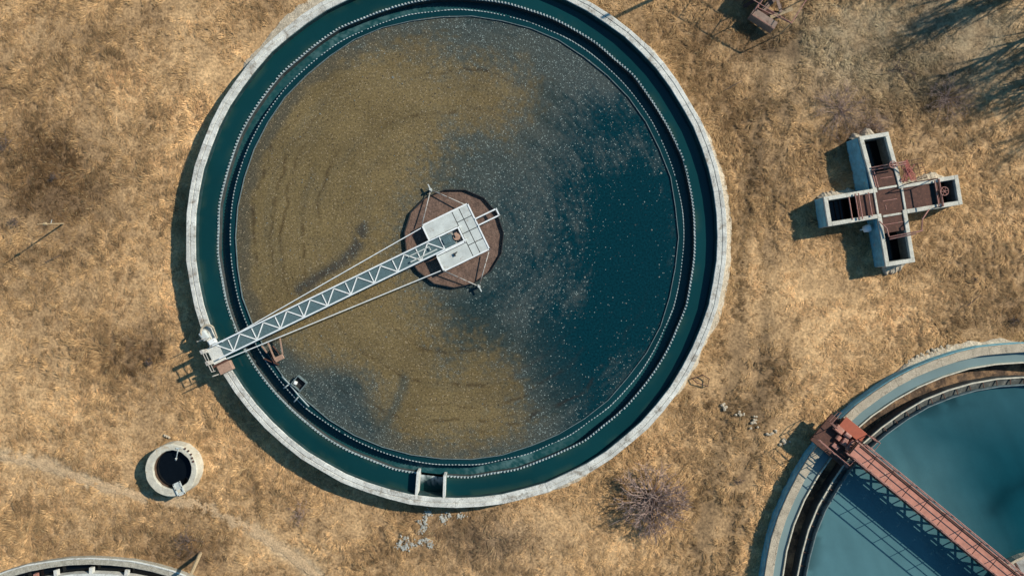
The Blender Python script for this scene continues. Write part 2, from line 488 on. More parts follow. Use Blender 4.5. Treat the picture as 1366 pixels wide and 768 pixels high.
# ------------------------------------------------------------------ ground
def build_ground():
    fx = np.arange(-47, 47.01, .25); fy = np.arange(-29, 29.01, .25)
    xs = np.concatenate([[-900, -300, -110, -65], fx, [65, 110, 300, 900]]); ys = np.concatenate([[-900, -300, -110, -50], fy, [50, 110, 300, 900]])
    X, Y = np.meshgrid(xs, ys, indexing='ij')
    x = X.ravel(); y = Y.ravel()
    hd = hole_dist(x, y)
    far = np.maximum(np.abs(x) - 47, np.abs(y) - 29)
    Z = (fbm(x * .35, y * .35, 1) - .5) * .22 * sstep(.2, 1.5, hd) * (1 - sstep(-1, 3, far))
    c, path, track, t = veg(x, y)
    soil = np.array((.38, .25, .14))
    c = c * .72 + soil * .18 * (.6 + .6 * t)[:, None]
    pc = np.array((.47, .34, .20))
    c = c * (1 - path[:, None]) + pc * path[:, None]
    Z = Z - .05 * path - .04 * track
    ny = len(ys)
    i, j = np.meshgrid(np.arange(len(xs) - 1), np.arange(ny - 1), indexing='ij')
    F = np.stack([i * ny + j, (i + 1) * ny + j, (i + 1) * ny + j + 1, i * ny + j + 1], -1).reshape(-1, 4)
    hole = np.minimum(np.minimum(np.hypot(x - C1.x, y - C1.y) - 354 * S1, np.hypot(x - C3.x, y - C3.y) - 344 * S3),
                      np.minimum(np.hypot(x - C4.x, y - C4.y) - 354 * S4, np.hypot(x - CW.x, y - CW.y) - 31 * SW))
    hole = np.minimum(hole, cross_dist(x, y) + .12)
    keep = ~(hole[F] < 0).all(1)
    o = np_mesh('ground', np.stack([x, y, Z], -1), [(4, F[keep])], 'ground', {'Col': ('COLOR', c)})
    o['kind'] = 'structure'
    for p in o.data.polygons: p.use_smooth = True


STRIPS = [('C1', 361, 112, 146, 1.2), ('C1', 361, -46, 60, .5), ('C1', 361, -80, -58, .4), ('C3', 350, 88, 118, .3)]
SPILLS = [(543, 725, .65, .5, 60, 'larger white mortar splash in the grass below the outlet'), (568, 727, .5, .4, 34, 'thin white mortar splash beside the larger one'),
          (598, 688, .6, .3, 46, 'grey mortar splash touching the big tank wall'), (573, 687, .5, .45, 26, 'pale broken mortar trail just under the outlet box'),
          (564, 704, .35, .5, 22, 'scattered mortar crumbs between wall and splash')]


def strip_bare(x, y):
    b = np.zeros(np.shape(x))
    for nm, R, a0, a1, w in STRIPS:
        c = C1 if nm == 'C1' else C3; s = S1 if nm == 'C1' else S3
        ang = np.degrees(np.arctan2(y - c.y, x - c.x)); ang = np.where(ang < a0 - 5, ang + 360, ang)
        r = np.hypot(x - c.x, y - c.y) - R * s
        ww = w * (.55 + .9 * fbm(ang * .5, ang * 0, 3, 3))
        b = np.maximum(b, (ang > a0) & (ang < a1) & (r < ww))
    for px, py, rx, ry, k, lab in SPILLS:
        p = P(px, py); b = np.maximum(b, .75 * np.exp(-((x - p.x) / rx) ** 2 - ((y - p.y) / ry) ** 2))
    return b


def build_grass():
    nt_in, nt_out = 78000, 22000
    x = np.concatenate([RNG.uniform(-35.5, 35.5, nt_in), RNG.uniform(-46, 46, nt_out)])
    y = np.concatenate([RNG.uniform(-20.5, 20.5, nt_in), RNG.uniform(-28, 28, nt_out)])
    ok = (hole_dist(x, y) > .10) & (strip_bare(x, y) < RNG.random(len(x)))
    ok[nt_in:] &= (np.abs(x[nt_in:]) > 35.5) | (np.abs(y[nt_in:]) > 20.5)
    x = x[ok]; y = y[ok]
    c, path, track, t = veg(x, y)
    keep = RNG.random(len(x)) > np.clip(path * .93 + track * .45 + .82 * sstep(.54, .70, fbm(x * .32 + 9, y * .32, 3, 5)), 0, 1)
    x, y, c, t, track = x[keep], y[keep], c[keep], t[keep], track[keep]
    nb = 11; n = len(x)
    flow = (fbm(x * .28, y * .28, 5, 2) * 3.2 + fbm(x * 1.1, y * 1.1, 6, 2) * 1.4) * 2 * np.pi
    tone = RNG.normal(1, .21, n); hgt = (.10 + .40 * fbm(x * .4, y * .4, 7, 3)) * RNG.uniform(.7, 1.3, n) * (1 - .5 * track)
    xs = np.repeat(x, nb) + RNG.normal(0, .075, n * nb); ys = np.repeat(y, nb) + RNG.normal(0, .09, n * nb)
    a = np.repeat(flow + RNG.normal(0, .25, n), nb) + RNG.normal(0, .30, n * nb)
    ln = np.repeat(hgt, nb) * RNG.uniform(.6, 1.35, n * nb)
    el = RNG.uniform(.10, .62, n * nb)
    w = RNG.uniform(.008, .020, n * nb)
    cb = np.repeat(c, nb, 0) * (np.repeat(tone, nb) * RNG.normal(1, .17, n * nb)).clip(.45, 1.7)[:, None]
    # some bleached stalks
    bl = RNG.random(n * nb) < .05
    cb[bl] = cb[bl] * .5 + np.array((.52, .40, .21)) * .5
    okb = hole_dist(xs + np.cos(a) * ln * .5, ys + np.sin(a) * ln * .5) > .02
    xs, ys, a, ln, el, w, cb = xs[okb], ys[okb], a[okb], ln[okb], el[okb], w[okb], cb[okb]
    m = len(xs)
    dx, dy = np.cos(a), np.sin(a); sx, sy = -dy * w, dx * w
    z0 = np.full(m, -.05)
    mx = ln * .55 * np.cos(el); mz = ln * .55 * np.sin(el)
    tx = mx + ln * .45 * np.cos(el * .25); tz = mz + ln * .45 * np.sin(el * .25) * .6
    V = np.empty((m, 5, 3))
    V[:, 0] = np.stack([xs - sx, ys - sy, z0], -1); V[:, 1] = np.stack([xs + sx, ys + sy, z0], -1)
    V[:, 2] = np.stack([xs + dx * mx + sx * .85, ys + dy * mx + sy * .85, mz], -1)
    V[:, 3] = np.stack([xs + dx * mx - sx * .85, ys + dy * mx - sy * .85, mz], -1)
    V[:, 4] = np.stack([xs + dx * tx, ys + dy * tx, tz], -1)
    b = np.arange(m)[:, None] * 5
    o = np_mesh('dry_grass', V.reshape(-1, 3), [(4, b + np.array([0, 1, 2, 3])), (3, b + np.array([3, 2, 4]))], 'grass',
                {'Col': ('COLOR', np.repeat(cb, 5, 0))})
    tagp(o, 'straw coloured dry grass lying in swirls over the whole field', 'grass', kind='stuff')


def build_path():
    # trodden strip, lying a few millimetres over the soil
    pts = [P(*p) for p in PATH_PX]
    dense = []
    for a, b in zip(pts[:-1], pts[1:]):
        for k in range(8): dense.append(a.lerp(b, k / 8))
    dense.append(pts[-1])
    vs = []; fs = []
    for i, p in enumerate(dense):
        d = (dense[min(i + 1, len(dense) - 1)] - dense[max(i - 1, 0)]).normalized(); n = Vector((-d.y, d.x, 0))
        w = .27 + .14 * math.sin(i * 1.7) * math.sin(i * .61) + random.uniform(-.10, .10)
        for s in (-1, 0, 1): 
            q = p + n * w * s
            z = (float(fbm(np.array([q.x * .35]), np.array([q.y * .35]), 1)[0]) - .5) * .22 + .02
            vs.append((q.x, q.y, z - .02 * abs(s)))
        if i:
            k = i * 3
            fs += [(k - 3, k - 2, k + 1, k), (k - 2, k - 1, k + 2, k + 1)]
    mb = MB(); mb.add(vs, fs); o = mb.build('path', 'dirt'); o['kind'] = 'structure'


# ------------------------------------------------------------------ large tank
def build_large_tank():
    t = thing('settling_tank', 'large round concrete tank with pale rim, brown scum and a white rotating bridge', 'tank', (C1.x, C1.y, 0))
    s = S1; rj = {}
    rnd = random.Random(5)
    jr = [rnd.uniform(-.028, .028) for _ in range(72)]
    jo = [rnd.uniform(-.05, .05) for _ in range(72)]
    Ro, Ri = 361 * s, 348.3 * s

    def jit(i, j):
        if j <= 2: return (jr[i % 72] + jo[i % 72] * .4, 0)
        if j >= 6: return (jr[i % 72], 0)
        return (jr[i % 72], 0)
    g = (Ro + Ri) / 2
    MB().lathe([(Ro, -.3), (Ro, RIM1 - .02), (Ro - .02, RIM1), (g + .06, RIM1 + .004), (g + .045, RIM1 - .035), (g - .0, RIM1 - .03),
                (g - .015, RIM1 + .006), (Ri + .02, RIM1 + .006), (Ri, RIM1 - .02), (Ri, -2.2), (Ro, -2.2)], C1, 72, jit=jit).build('wall', 'concrete_ring', t)
    MB().lathe([(Ri - .035, -.3), (Ri + .05, -.3), (Ri + .05, RIM1 - .07), (Ri - .03, RIM1 - .09)], C1, 72, jit=lambda i, j: (jr[i], 0)).build('inner_lining', 'algae', t)
    MB().lathe([(.1, -2.1), (Ri - .15, -2.1), (Ri - .15, -2.2), (.1, -2.2)], C1, 72).build('floor', 'dark_wall', t)
    # launder channel between two toothed weirs, open at the outlet box
    ro, ri = 322 * s, 306 * s
    gap0 = math.atan2(-(640 - 316), 556 - 608.5); gap1 = math.atan2(-(640 - 316), 591 - 608.5)
    rw = random.Random(8)
    jw = [rw.uniform(-.06, .06) for _ in range(60)]
    jw2 = [rw.uniform(-.05, .05) for _ in range(60)]
    a0 = gap1; a1 = gap0 + 2 * math.pi

    def ring(r, z0, z1, th, name, m, jj, arc=None, n=60):
        f = lambda i, j: (jj[i % 60], 0)
        mb = MB()
        if arc: mb.lathe([(r - th, z0), (r + th, z0), (r + th, z1), (r - th, z1)], C1, n, arc[0], arc[1], f)
        else: mb.lathe([(r - th, z0), (r + th, z0), (r + th, z1), (r - th, z1)], C1, n, jit=f)
        return mb.build(name, m, t)

    def rad_at(r, jj, frac, n=60):
        i = int(frac * n) % n; k = frac * n - int(frac * n)
        return r + jj[i] * (1 - k) + jj[(i + 1) % n] * k
    ring(ro, -.4, Z1W - .04, .035, 'channel_wall', 'dark_wall', jw, (a0, a1))
    ring(ri, -.4, Z1W - .04, .03, 'channel_wall', 'dark_wall', jw2)
    MB().lathe([(ri, -.4), (ro, -.4), (ro, -.5), (ri, -.5)], C1, 96).build('channel_floor', 'dark_wall', t)
    # toothed plates standing on the weir crest, water runs through the notches
    for r, jj, N, arc, w, hh in ((ro, jw, 440, (a0, a1), .06, .085), (ri, jw2, 430, (0, 2 * math.pi), .03, .05)):
        pat = [rw.uniform(.75, 1.1) if rw.random() > .04 else .1 for _ in range(N)]
        wid = [rw.uniform(.8, 1.25) for _ in range(N)]
        def tj(i, j, r=r, jj=jj, N=N, hh=hh, pat=pat, wid=wid):
            k = (i // 4) % N
            dr = rad_at(0, jj, (i % (4 * N)) / (4 * N))
            up = i % 4 in (0, 1)
            if j >= 2: return (dr + (0 if up else 0), hh * pat[k] if up else -.02)
            return (dr, 0)
        MB().lathe([(r - w, Z1W - .03), (r + w, Z1W - .03), (r + w * .8, Z1W - .012), (r - w * .8, Z1W - .012)], C1, 4 * N, arc[0], arc[1], tj).build('weir_plate', 'weir', t)
    # scum baffle, a thin wavy plate ring inside
    rb = 298.2 * s
    jb = [rw.uniform(-.07, .07) for _ in range(46)]
    MB().lathe([(rb - .018, Z1W - .5), (rb + .018, Z1W - .5), (rb + .018, Z1W + .09), (rb - .018, Z1W + .09)], C1, 46,
               jit=lambda i, j: (jb[i], 0)).build('scum_baffle', 'weir_dark', t)
    # outlet box: two cross walls between the rim and the channel
    for (x0, y0, x1, y1) in ((557.5, 629, 555, 662), (593, 634, 592, 667)):
        a = P(x0, y0, RIM1 - .02); b = P(x1, y1, RIM1 - .02)
        mb = MB(); mid = (a + b) / 2; d = b - a
        mb.box((mid.x, mid.y, (RIM1 - .02 - .5) / 2 + .0), (d.length, .17, RIM1 - .02 + .5), math.atan2(d.y, d.x))
        mb.build('outlet_wall', 'concrete', t, bevel=.015)
    a = P(566, 629, Z1W); b = P(590, 631, Z1W)
    # inspection ladder bars and small grab rails on the inner channel
    mb = MB()
    for (x0, y0, x1, y1) in ((378, 518, 386, 512), (392, 536, 399, 528)):
        mb.tube([P(x0, y0, 1.05), P(x1, y1, 1.05)], .045)
    mb.tube([P(376, 502, 1.05), P(386, 512, 1.07), P(399, 528, 1.07), P(412, 542, 1.05)], .05)
    mb.build('scum_pipe', 'weir', t, smooth=True)
    # block with a square outlet at the waters edge
    # water
    deep = np.array((.0045, .038, .042))

    def annulus(x, y, r, a):
        n = fbm(x * .15, y * .15, 2)
        return {'Col': ('COLOR', deep * (.7 + .6 * n)[:, None] + np.array((.022, .022, .006)) * (sstep(.42, .7, fbm(x * .9, y * .9, 5)) * np.maximum(sstep(341 * s, 347 * s, r), sstep(330 * s, 323 * s, r)))[:, None])}
    polar_sheet('water', C1, ro + .01, Ri + .06, Z1W, 6, 480, 'water', annulus, (a0, a1))

    def inner(x, y, r, a):
        n = fbm(x * .3, y * .3, 2)
        return {'Col': ('COLOR', np.array((.004, .030, .036)) * (.8 + .5 * n)[:, None])}
    polar_sheet('water', C1, rb - .05, ri, Z1W - .005, 4, 240, 'water', inner)

    def launder(x, y, r, a):
        px, py = topx(x, y, .3)
        ang = np.degrees(np.arctan2(y - C1.y, x - C1.x)) % 360
        n = fbm(ang * 1.6, r * 7, 3); n2 = fbm(x * 4, y * 4, 1)
        f = np.zeros_like(n)
        for c0, w, k in ((118, 16, .8), (100, 9, .5), (276, 5, 1.0), (286, 7, 1.0), (258, 5, .7), (262, 2.5, .8), (150, 14, .35), (296, 6, .4)):
            f = np.maximum(f, k * np.exp(-((ang - c0) / w) ** 2))
        foam = np.clip(f * sstep(.42, .75, n * .6 + n2 * .5), 0, 1)
        c = np.array((.010, .058, .064)) * (1 - foam[:, None]) + np.array((.085, .165, .17)) * foam[:, None]
        return {'Col': ('COLOR', c)}
    polar_sheet('water', C1, ri, ro, .32, 9, 900, 'launder_water', launder)
    # outlet box water, a low sheet between the two cross walls
    q = [P(558, 632, .2), P(592, 636, .2), P(592, 664, .2), P(558, 661, .2)]
    foamv = []; N = 16
    V = []; C = []
    for i in range(N + 1):
        for j in range(N + 1):
            p = q[0].lerp(q[1], i / N).lerp(q[3].lerp(q[2], i / N), j / N); V.append((p.x, p.y, .2))
            k = max(0, 1 - j / N * 1.5) * float(fbm(np.array([i * .9]), np.array([j * .35]), 2)[0]) * 1.3
            k = min(1, max(0, k - .25) * 1.6)
            C.append(tuple(.006 * (1 - k) + .45 * k if c == 0 else (.035 * (1 - k) + .5 * k) for c in range(3)))
    F = np.array([(i * (N + 1) + j, (i + 1) * (N + 1) + j, (i + 1) * (N + 1) + j + 1, i * (N + 1) + j + 1) for i in range(N) for j in range(N)])
    o = np_mesh('water', np.array(V), [(4, F)], 'launder_water', {'Col': ('COLOR', np.array(C))}); o['kind'] = 'structure'

    # scum covered middle
    BROWN = [(430, 66), (500, 52), (560, 62), (612, 92), (680, 98), (694, 128), (668, 168), (606, 172), (585, 205), (566, 240), (545, 280), (528, 330), (560, 392),
             (580, 440), (592, 486), (640, 470), (672, 500), (688, 540), (690, 570), (660, 592), (610, 602), (560, 600), (528, 586), (508, 558), (494, 520), (478, 497), (420, 492),
             (402, 478), (382, 452), (352, 430), (334, 385), (326, 320), (330, 250), (352, 180), (392, 112)]

    def scum(x, y, r, a):
        px, py = topx(x, y, Z1W)
        n1 = fbm(x * .45, y * .45, 1); n2 = fbm(x * 1.6, y * 1.6, 3)
        rp = np.hypot(px - 608.5, py - 316); ang = np.arctan2(py - 316, px - 608.5)
        drag = fbm(rp * .11, ang * 3.2 + 20, 4); drag2 = fbm(rp * .35, ang * 9 + 20, 2)
        n6 = fbm(x * 4.5, y * 4.5, 2, 4)
        wob = (n1 - .5) * 40 + (n2 - .5) * 40 + (drag - .5) * 44 + (drag2 - .5) * 26
        d0 = poly_sdf(px, py, BROWN)
        d0 = d0 - 45 * sstep(235, 285, rp) * sstep(480, 400, px) * sstep(475, 430, py)
        d = d0 + wob * .8
        d = d - 8 + (n6 - .5) * 70
        brown = np.clip((1 - sstep(-46, 34, d)) * (.72 + .5 * drag), 0, 1)
        gap_ = 1 - sstep(-22, 10, poly_sdf(px, py, [(368, 448), (392, 474), (412, 484), (472, 492), (490, 520), (500, 556), (520, 586), (500, 592), (440, 566), (392, 524), (356, 476)]) + wob * .45 + (n6 - .5) * 40)
        brown = brown * (1 - .9 * gap_)
        haze_ = (1 - .75 * gap_) * (1 - sstep(-20, 120, d0 + wob * .6)) * .34
        plume = seg_dist(px, py, [(484, 303), (476, 328), (462, 345), (440, 360), (418, 374), (400, 386)])
        k = np.exp(-((plume + (n2 - .5) * 7) / 7.5) ** 2) * sstep(.3, .55, n2 + .12)
        k2 = np.exp(-((seg_dist(px, py, [(538, 505), (528, 540), (512, 570)]) + (n2 - .5) * 10) / 7) ** 2)
        brown = brown * (1 - .85 * k) * (1 - .75 * k2)
        clear = np.exp(-(((px - 850) / 105) ** 2 + ((py - 350) / 195) ** 2) ** 1.2)
        clear = np.maximum(clear, .88 * np.exp(-(((px - 775) / 75) ** 2 + ((py - 475) / 100) ** 2)))
        clear = np.maximum(clear, .66 * np.exp(-(((px - 815) / 70) ** 2 + ((py - 180) / 80) ** 2)))
        clear = np.maximum(clear, .55 * np.exp(-(((px - 640) / 60) ** 2 + ((py - 440) / 55) ** 2)))
        swirl = fbm(rp * .055, ang * 2.2 + 20, 6)
        fl = .80 - .80 * clear + (n1 - .5) * .35 + (swirl - .5) * .55 + (drag2 - .5) * .45 + (n6 - .5) * .5
        edge = sstep(266, 292, rp) * .30 * sstep(.35, .65, fbm(x * 1.1, y * 1.1, 7))
        fl = np.clip(fl + edge * (1 - clear * .6), .03, 1)
        fl = np.clip((fl - .5) * 1.15 + .46, .03, 1)
        fl = np.where(brown > .3, np.minimum(fl, .9) * (1 - .45 * brown) + .12, fl)
        teal = np.array((.0018, .026, .034)); grey = np.array((.050, .062, .056)); mud = np.array((.150, .107, .046))
        greyamt = np.clip(fl * 1.0 - .22, 0, 1)[:, None]
        c = teal * (1 - greyamt) + grey * greyamt
        c = c * (1 - haze_[:, None]) + np.array((.10, .083, .045)) * haze_[:, None]
        b = brown[:, None]
        tone = (.78 + .5 * n1 + .3 * (n2 - .5))[:, None]
        fringe = (sstep(266, 284, rp + (n2 - .5) * 30) * np.where(px < 560, .8, .5))[:, None]
        mudc = mud * tone * (1 - fringe) + np.array((.068, .060, .040)) * fringe
        c = c * (1 - b) + mudc * b
        # drag marks left in the mat by the scraper, following the rotation
        arcs = 0
        for r0, c0, w in ((196, 260, 40), (228, 285, 26), (250, 262, 30), (262, 300, 26), (150, 262, 20), (247, 165, 30), (233, 172, 34), (208, 182, 22), (190, 160, 18), (170, 100, 22), (222, 82, 18), (271, 170, 40)):
            dd = (np.degrees(-ang) - c0 + 180) % 360 - 180
            arcs = np.maximum(arcs, np.exp(-((rp - r0 + (n1 - .5) * 22 + (n2 - .5) * 6) / 1.8) ** 2) * np.exp(-(dd / w) ** 2) * sstep(.36, .55, n2))
        fl = fl * (1 - .6 * arcs); c = c * (1 - .62 * arcs[:, None]) + np.array((.05, .026, .012)) * .35 * arcs[:, None]
        dark = k[:, None] * .7
        c = c * (1 - dark) + np.array((.045, .032, .022)) * dark
        return {'Col': ('COLOR', c), 'Flecks': ('F', fl), 'Brown': ('F', brown)}
    polar_sheet('water', C1, .02, rb, Z1W + .004, 150, 620, 'scum', scum)
    # debris afloat, a mass of small flakes nobody could count
    mb = MB(); rr = random.Random(21)
    n = 0
    while n < 330:
        a = rr.uniform(0, 2 * math.pi); r = rb * math.sqrt(rr.random()) * .985
        x = C1.x + r * math.cos(a); y = C1.y + r * math.sin(a); px, py = topx(x, y, Z1W)
        if math.hypot(px - 608, py - 316) < 72: continue
        dens = 1 - .8 * math.exp(-(((px - 838) / 88) ** 2 + ((py - 350) / 175) ** 2))
        if rr.random() > dens: continue
        sz = min(.10, .014 + .015 * rr.paretovariate(2.2))
        k = rr.randint(4, 6); ph = rr.random() * 6
        pts = [(x + sz * rr.uniform(.6, 1.3) * math.cos(ph + 2 * math.pi * i / k), y + sz * rr.uniform(.6, 1.2) * math.sin(ph + 2 * math.pi * i / k)) for i in range(k)]
        mb.prism(pts, Z1W, Z1W + rr.uniform(.012, .03)); n += 1
    o = mb.build('floating_debris', 'flake')
    tagp(o, 'pale flakes of debris floating over the scum of the large tank', 'debris', kind='stuff')


M['grey_rusty'] = mat('rust_stained_grey_paint', (.40, .38, .34), .75, var=.25, vscale=5, spot=(.2, .12, .08), spot_scale=6, spot_lo=.5, spot_hi=.62)
M['flake'] = mat('pale_flakes', (.16, .165, .14), .85, var=.5, vscale=1.5)


M['black_water'] = mat('black_still_water', (.0035, .005, .007), .08, ior=1.33, var=.2)
M['stained_lining'] = mat('brown_stained_lining', (.10, .06, .035), .8, var=.4)


def build_feed_well():
    cx, cy = 606.5, 317.5
    c = P(cx, cy, 1.0)
    t = thing('feed_well', 'rust brown many-sided drum ring in the middle of the large tank', 'feed well', (c.x, c.y, Z1W))
    r = 66 * MPP * .98
    rnd = random.Random(4); jj = [rnd.uniform(-.06, .06) for _ in range(15)]
    MB().lathe([(r, .3), (r + .05, .3), (r + .05, Z1W + .25), (r, Z1W + .25)], c, 15, jit=lambda i, j: (jj[i], 0), phase=.1).build('skirt', 'black_steel', t)
    MB().lathe([(.05, Z1W + .06), (r + .005, Z1W + .06), (r + .005, Z1W - .1), (.05, Z1W - .1)], c, 15, jit=lambda i, j: (jj[i] if j in (1, 2) else 0, 0), phase=.1).build('sludge', 'sludge', t)
    MB().tube([(c.x, c.y, 0), (c.x, c.y, 1.3)], .5, 14).build('centre_pier', 'concrete_grey', t)
    # braces running from the rim of the drum to the platform
    for (x, y), ends in (((574.5, 253), ((620, 273), (563, 299))), ((639, 382), ((652, 336), (594, 362)))):
        p = P(x, y, 1.2)
        for e in ends:
            MB().tube([p, P(e[0], e[1], 1.38)], .034).build('brace', 'grey_rusty', t, smooth=True)
        mb = MB(); mb.tube([(p.x, p.y, .6), (p.x, p.y, 1.36)], .09, 8); out = (p - Vector((c.x, c.y, p.z))).normalized()
        mb.bar(p - out * .15 + Vector((0, 0, .06)), p + out * .38 + Vector((0, 0, .06)), .07)
        mb.build('bracket', 'light_grey', t)


def build_bridge():
    Zd, Zc = 1.56, 1.92
    A = P(286, 471, Zd); B = P(600, 319.5, Zd)
    u = (B - A).normalized(); n = Vector((-u.y, u.x, 0)); L = (B - A).length
    rz = math.atan2(u.y, u.x)
    t = thing('scraper_bridge', 'white lattice walkway bridge turning from the rim to the platform of the large tank', 'bridge', (A.x, A.y, RIM1))
    hw = .465

    def at(s, o, z): return Vector((A.x + u.x * s + n.x * o, A.y + u.y * s + n.y * o, z))
    MB().box(at(L / 2, 0, Zd - .03), (L, 2 * hw - .12, .05), rz).build('walkway', 'grating', t)
    for s in (-1, 1):
        mb = MB(); mb.bar(at(.1, s * hw, Zd - .02), at(L + 1.0, s * hw, Zd - .02), .065, .20); mb.build('beam', 'white_paint', t)
        mb = MB(); mb.tube([at(.25, s * hw, Zc), at(L - .5, s * hw, Zc)], .05, 8); mb.build('handrail', 'white_paint', t)
    np_ = 19; st = (L - .9) / np_
    for s in (-1, 1):
        for i in range(np_ + 1):
            MB().bar(at(.35 + i * st, s * hw, Zd + .07), at(.35 + i * st, s * hw, Zc - .03), .06).build('post', 'white_paint', t)
    mb = MB()
    for i in range(np_):
        a, b = (-1, 1) if i % 2 else (1, -1)
        mb.bar(at(.35 + i * st, a * (hw - .05), Zd + .03), at(.35 + (i + 1) * st, b * (hw - .05), Zd + .03), .07, .03)
    for i in range(1, np_ + 1, 2):
        mb.bar(at(.35 + i * st, -hw + .06, Zd + .028), at(.35 + i * st, hw - .06, Zd + .028), .06, .03)
    mb.build('lattice', 'white_paint', t)
    # box with pipes at the platform end
    mb = MB()
    mb.tube([at(L - 2.9, -.22, Zd + .12), at(L - 1.0, -.22, Zd + .12)], .05)
    mb.tube([at(L - 2.9, .15, Zd + .12), at(L - 1.4, .15, Zd + .12), at(L - 1.4, -.1, Zd + .12)], .04)
    mb.build('cable_pipe', 'light_grey', t)
    # platform around the pivot
    Zp = 1.52; pc = P(608, 316.5, Zp)
    ps = 1.63                                # half side
    def pp(a, b, z=Zp): return Vector((pc.x + u.x * a + n.x * b, pc.y + u.y * a + n.y * b, z))
    mb = MB()
    def plate(a0, a1, b0, b1, dz=0.0):
        g = .05
        c = pp((a0 + a1) / 2, (b0 + b1) / 2, Zp - .03 + dz); mb.box(c, (a1 - a0 - g, b1 - b0 - g, .06), rz)
    plate(-ps, .48, .58, ps); plate(-ps, .48, -ps, -.58)
    for i, (a0, a1) in enumerate(((.48, .98), (.98, ps))):
        for b0, b1 in ((-ps, -.82), (-.82, 0), (0, .82), (.82, ps)):
            plate(a0, a1, b0, b1, random.uniform(-.006, .006))
    mb.build('platform', 'light_grey', t)
    mb = MB()
    for a0, b0, a1, b1 in ((-ps, -ps, ps, -ps), (ps, -ps, ps, ps), (ps, ps, -ps, ps), (-ps, ps, -ps, .62), (-ps, -.62, -ps, -ps)):
        mb.bar(pp(a0, b0, Zp - .05), pp(a1, b1, Zp - .05), .09, .17, ext=.04)
    mb.build('platform_frame', 'white_paint', t)
    for b0 in (-.82, 0, .82): MB().bar(pp(.52, b0, Zp - .14), pp(ps - .1, b0, Zp - .14), .12, .12).build('cross_bearer', 'black_steel', t)
    mb = MB()
    for b0 in (-.52, .52): mb.bar(pp(-ps, b0, Zp + .04), pp(.42, b0, Zp + .04), .10, .12)
    mb.bar(pp(.42, -.57, Zp + .04), pp(.42, .57, Zp + .04), .10, .12)
    mb.build('slot_kerb', 'white_paint', t)
    mb = MB(); mb.box(pp(-.62, 0, 1.42), (.9, .75, .3), rz); mb.box(pp(-.62, .05, 1.62), (.5, .4, .12), rz); mb.build('drive_box', 'grating', t, bevel=.03)
    mb = MB(); mb.tube([pp(.06, 0, 1.25), pp(.06, 0, 1.62)], .24, 12); mb.box(pp(.1, .12, 1.66), (.22, .3, .1), rz); mb.build('motor', 'brown_box', t, bevel=.02)
    mb = MB(); mb.box(pp(-.55, -.98, Zp + .06), (.10, .22, .1), rz); mb.box(pp(-.4, -.92, Zp + .05), (.18, .05, .06), rz + .4); mb.build('bolt_lug', 'black_steel', t)
    # loop sticking out beyond the platform
    mb = MB()
    for b0 in (.06, .52): mb.bar(pp(ps, b0, Zp + .02), pp(ps + 1.52, b0, Zp + .02), .085, .1)
    mb.bar(pp(ps + 1.52, .02, Zp + .02), pp(ps + 1.52, .56, Zp + .02), .085, .1)
    mb.build('cantilever_frame', 'white_paint', t)
    # tie rods from the rim end to the platform corners
    for (x0, y0, z0, x1, y1, z1) in ((296, 456, 1.85, 562, 304, 1.45), (302, 478.5, 1.85, 588, 361, 1.45)):
        MB().tube([P(x0, y0, z0), P(x1, y1, z1)], .032, 6).build('tie_rod', 'white_paint', t)
    for (x0, y0, x1, y1) in ((538, 318, 549, 311),): 
        MB().tube([P(553, 309, 1.46), P(541, 322, 1.1)], .03, 6).build('tie_rod', 'rust_pale', t)
    # end carriage running on the rim
    tang = Vector((-(A.y - C1.y), A.x - C1.x, 0)).normalized()    # along the rim
    if tang.y > 0: tang = -tang
    E = P(291, 471, 1.5)
    rt = math.atan2(tang.y, tang.x)
    out = Vector((E.x - C1.x, E.y - C1.y, 0)).normalized()
    def ep(a, b, z): return Vector((E.x + tang.x * a + out.x * b, E.y + tang.y * a + out.y * b, z))
    c = MB().box(ep(0, .12, 1.50), (1.15, .85, .12), rt).build('carriage', 'concrete', t, bevel=.02)
    mb = MB(); mb.box(ep(1.05, -.1, 1.62), (.62, .92, .42), rt); mb.build('motor_box', 'brown_box', c, bevel=.04)
    mb = MB(); mb.box(ep(.68, .12, 1.56), (.16, 1.0, .28), rt); mb.build('bearing', 'rust', c, bevel=.02)
    mb = MB(); mb.box(ep(-.82, -.05, 1.6), (.32, .44, .34), rt); mb.build('junction_box', 'white_paint', c, bevel=.03)
    for a in (-1.15, 1.15):
        wv = MB(); wv.tube([ep(a * .75, .02, 1.40), ep(a * .75, .24, 1.40)], .1, 14); wv.build('wheel', 'black_steel', c, smooth=False)
    mb = MB()
    pts = []
    for k in range(9):
        an = math.pi * (k / 8) ; pts.append(ep(-1.55 - .42 * math.sin(an), .40 - .44 * (1 - math.cos(an)) , 1.62))
    mb.tube(pts, .07, 7); mb.tube([pts[0], ep(-1.15, .42, 1.55)], .05); mb.tube([pts[-1], ep(-.9, -.38, 1.55)], .05)
    mb.build('buffer_loop', 'concrete_sand', c)
    MB().box(ep(-1.42, .30, 1.48), (.62, .48, .34), rt + .2).build('gear_housing', 'light_grey', c, bevel=.08)
    mb = MB()
    for a in (-1.2, -.35, .4, .95): mb.tube([ep(a, .62, 1.0), ep(a, .62, 2.2)], .03)
    mb.tube([ep(-.35, .62, 2.2), ep(.95, .62, 2.2)], .03); mb.tube([ep(-.35, .62, 1.8), ep(.95, .62, 1.8)], .025)
    mb.box(ep(.1, .58, 1.2), (1.2, .06, .4), rt)
    mb.tube([ep(-1.2, .62, 2.0), ep(-1.2, .3, 2.2), ep(-1.2, .2, 1.6)], .03)
    for a in (-.45, .35): mb.box(ep(a, .60, 1.95), (.26, .16, .8), rt)
    mb.tube([ep(1.25, .45, 1.4), ep(1.25, .55, 2.5)], .04)
    mb.build('side_rail', 'grey_rusty', c)
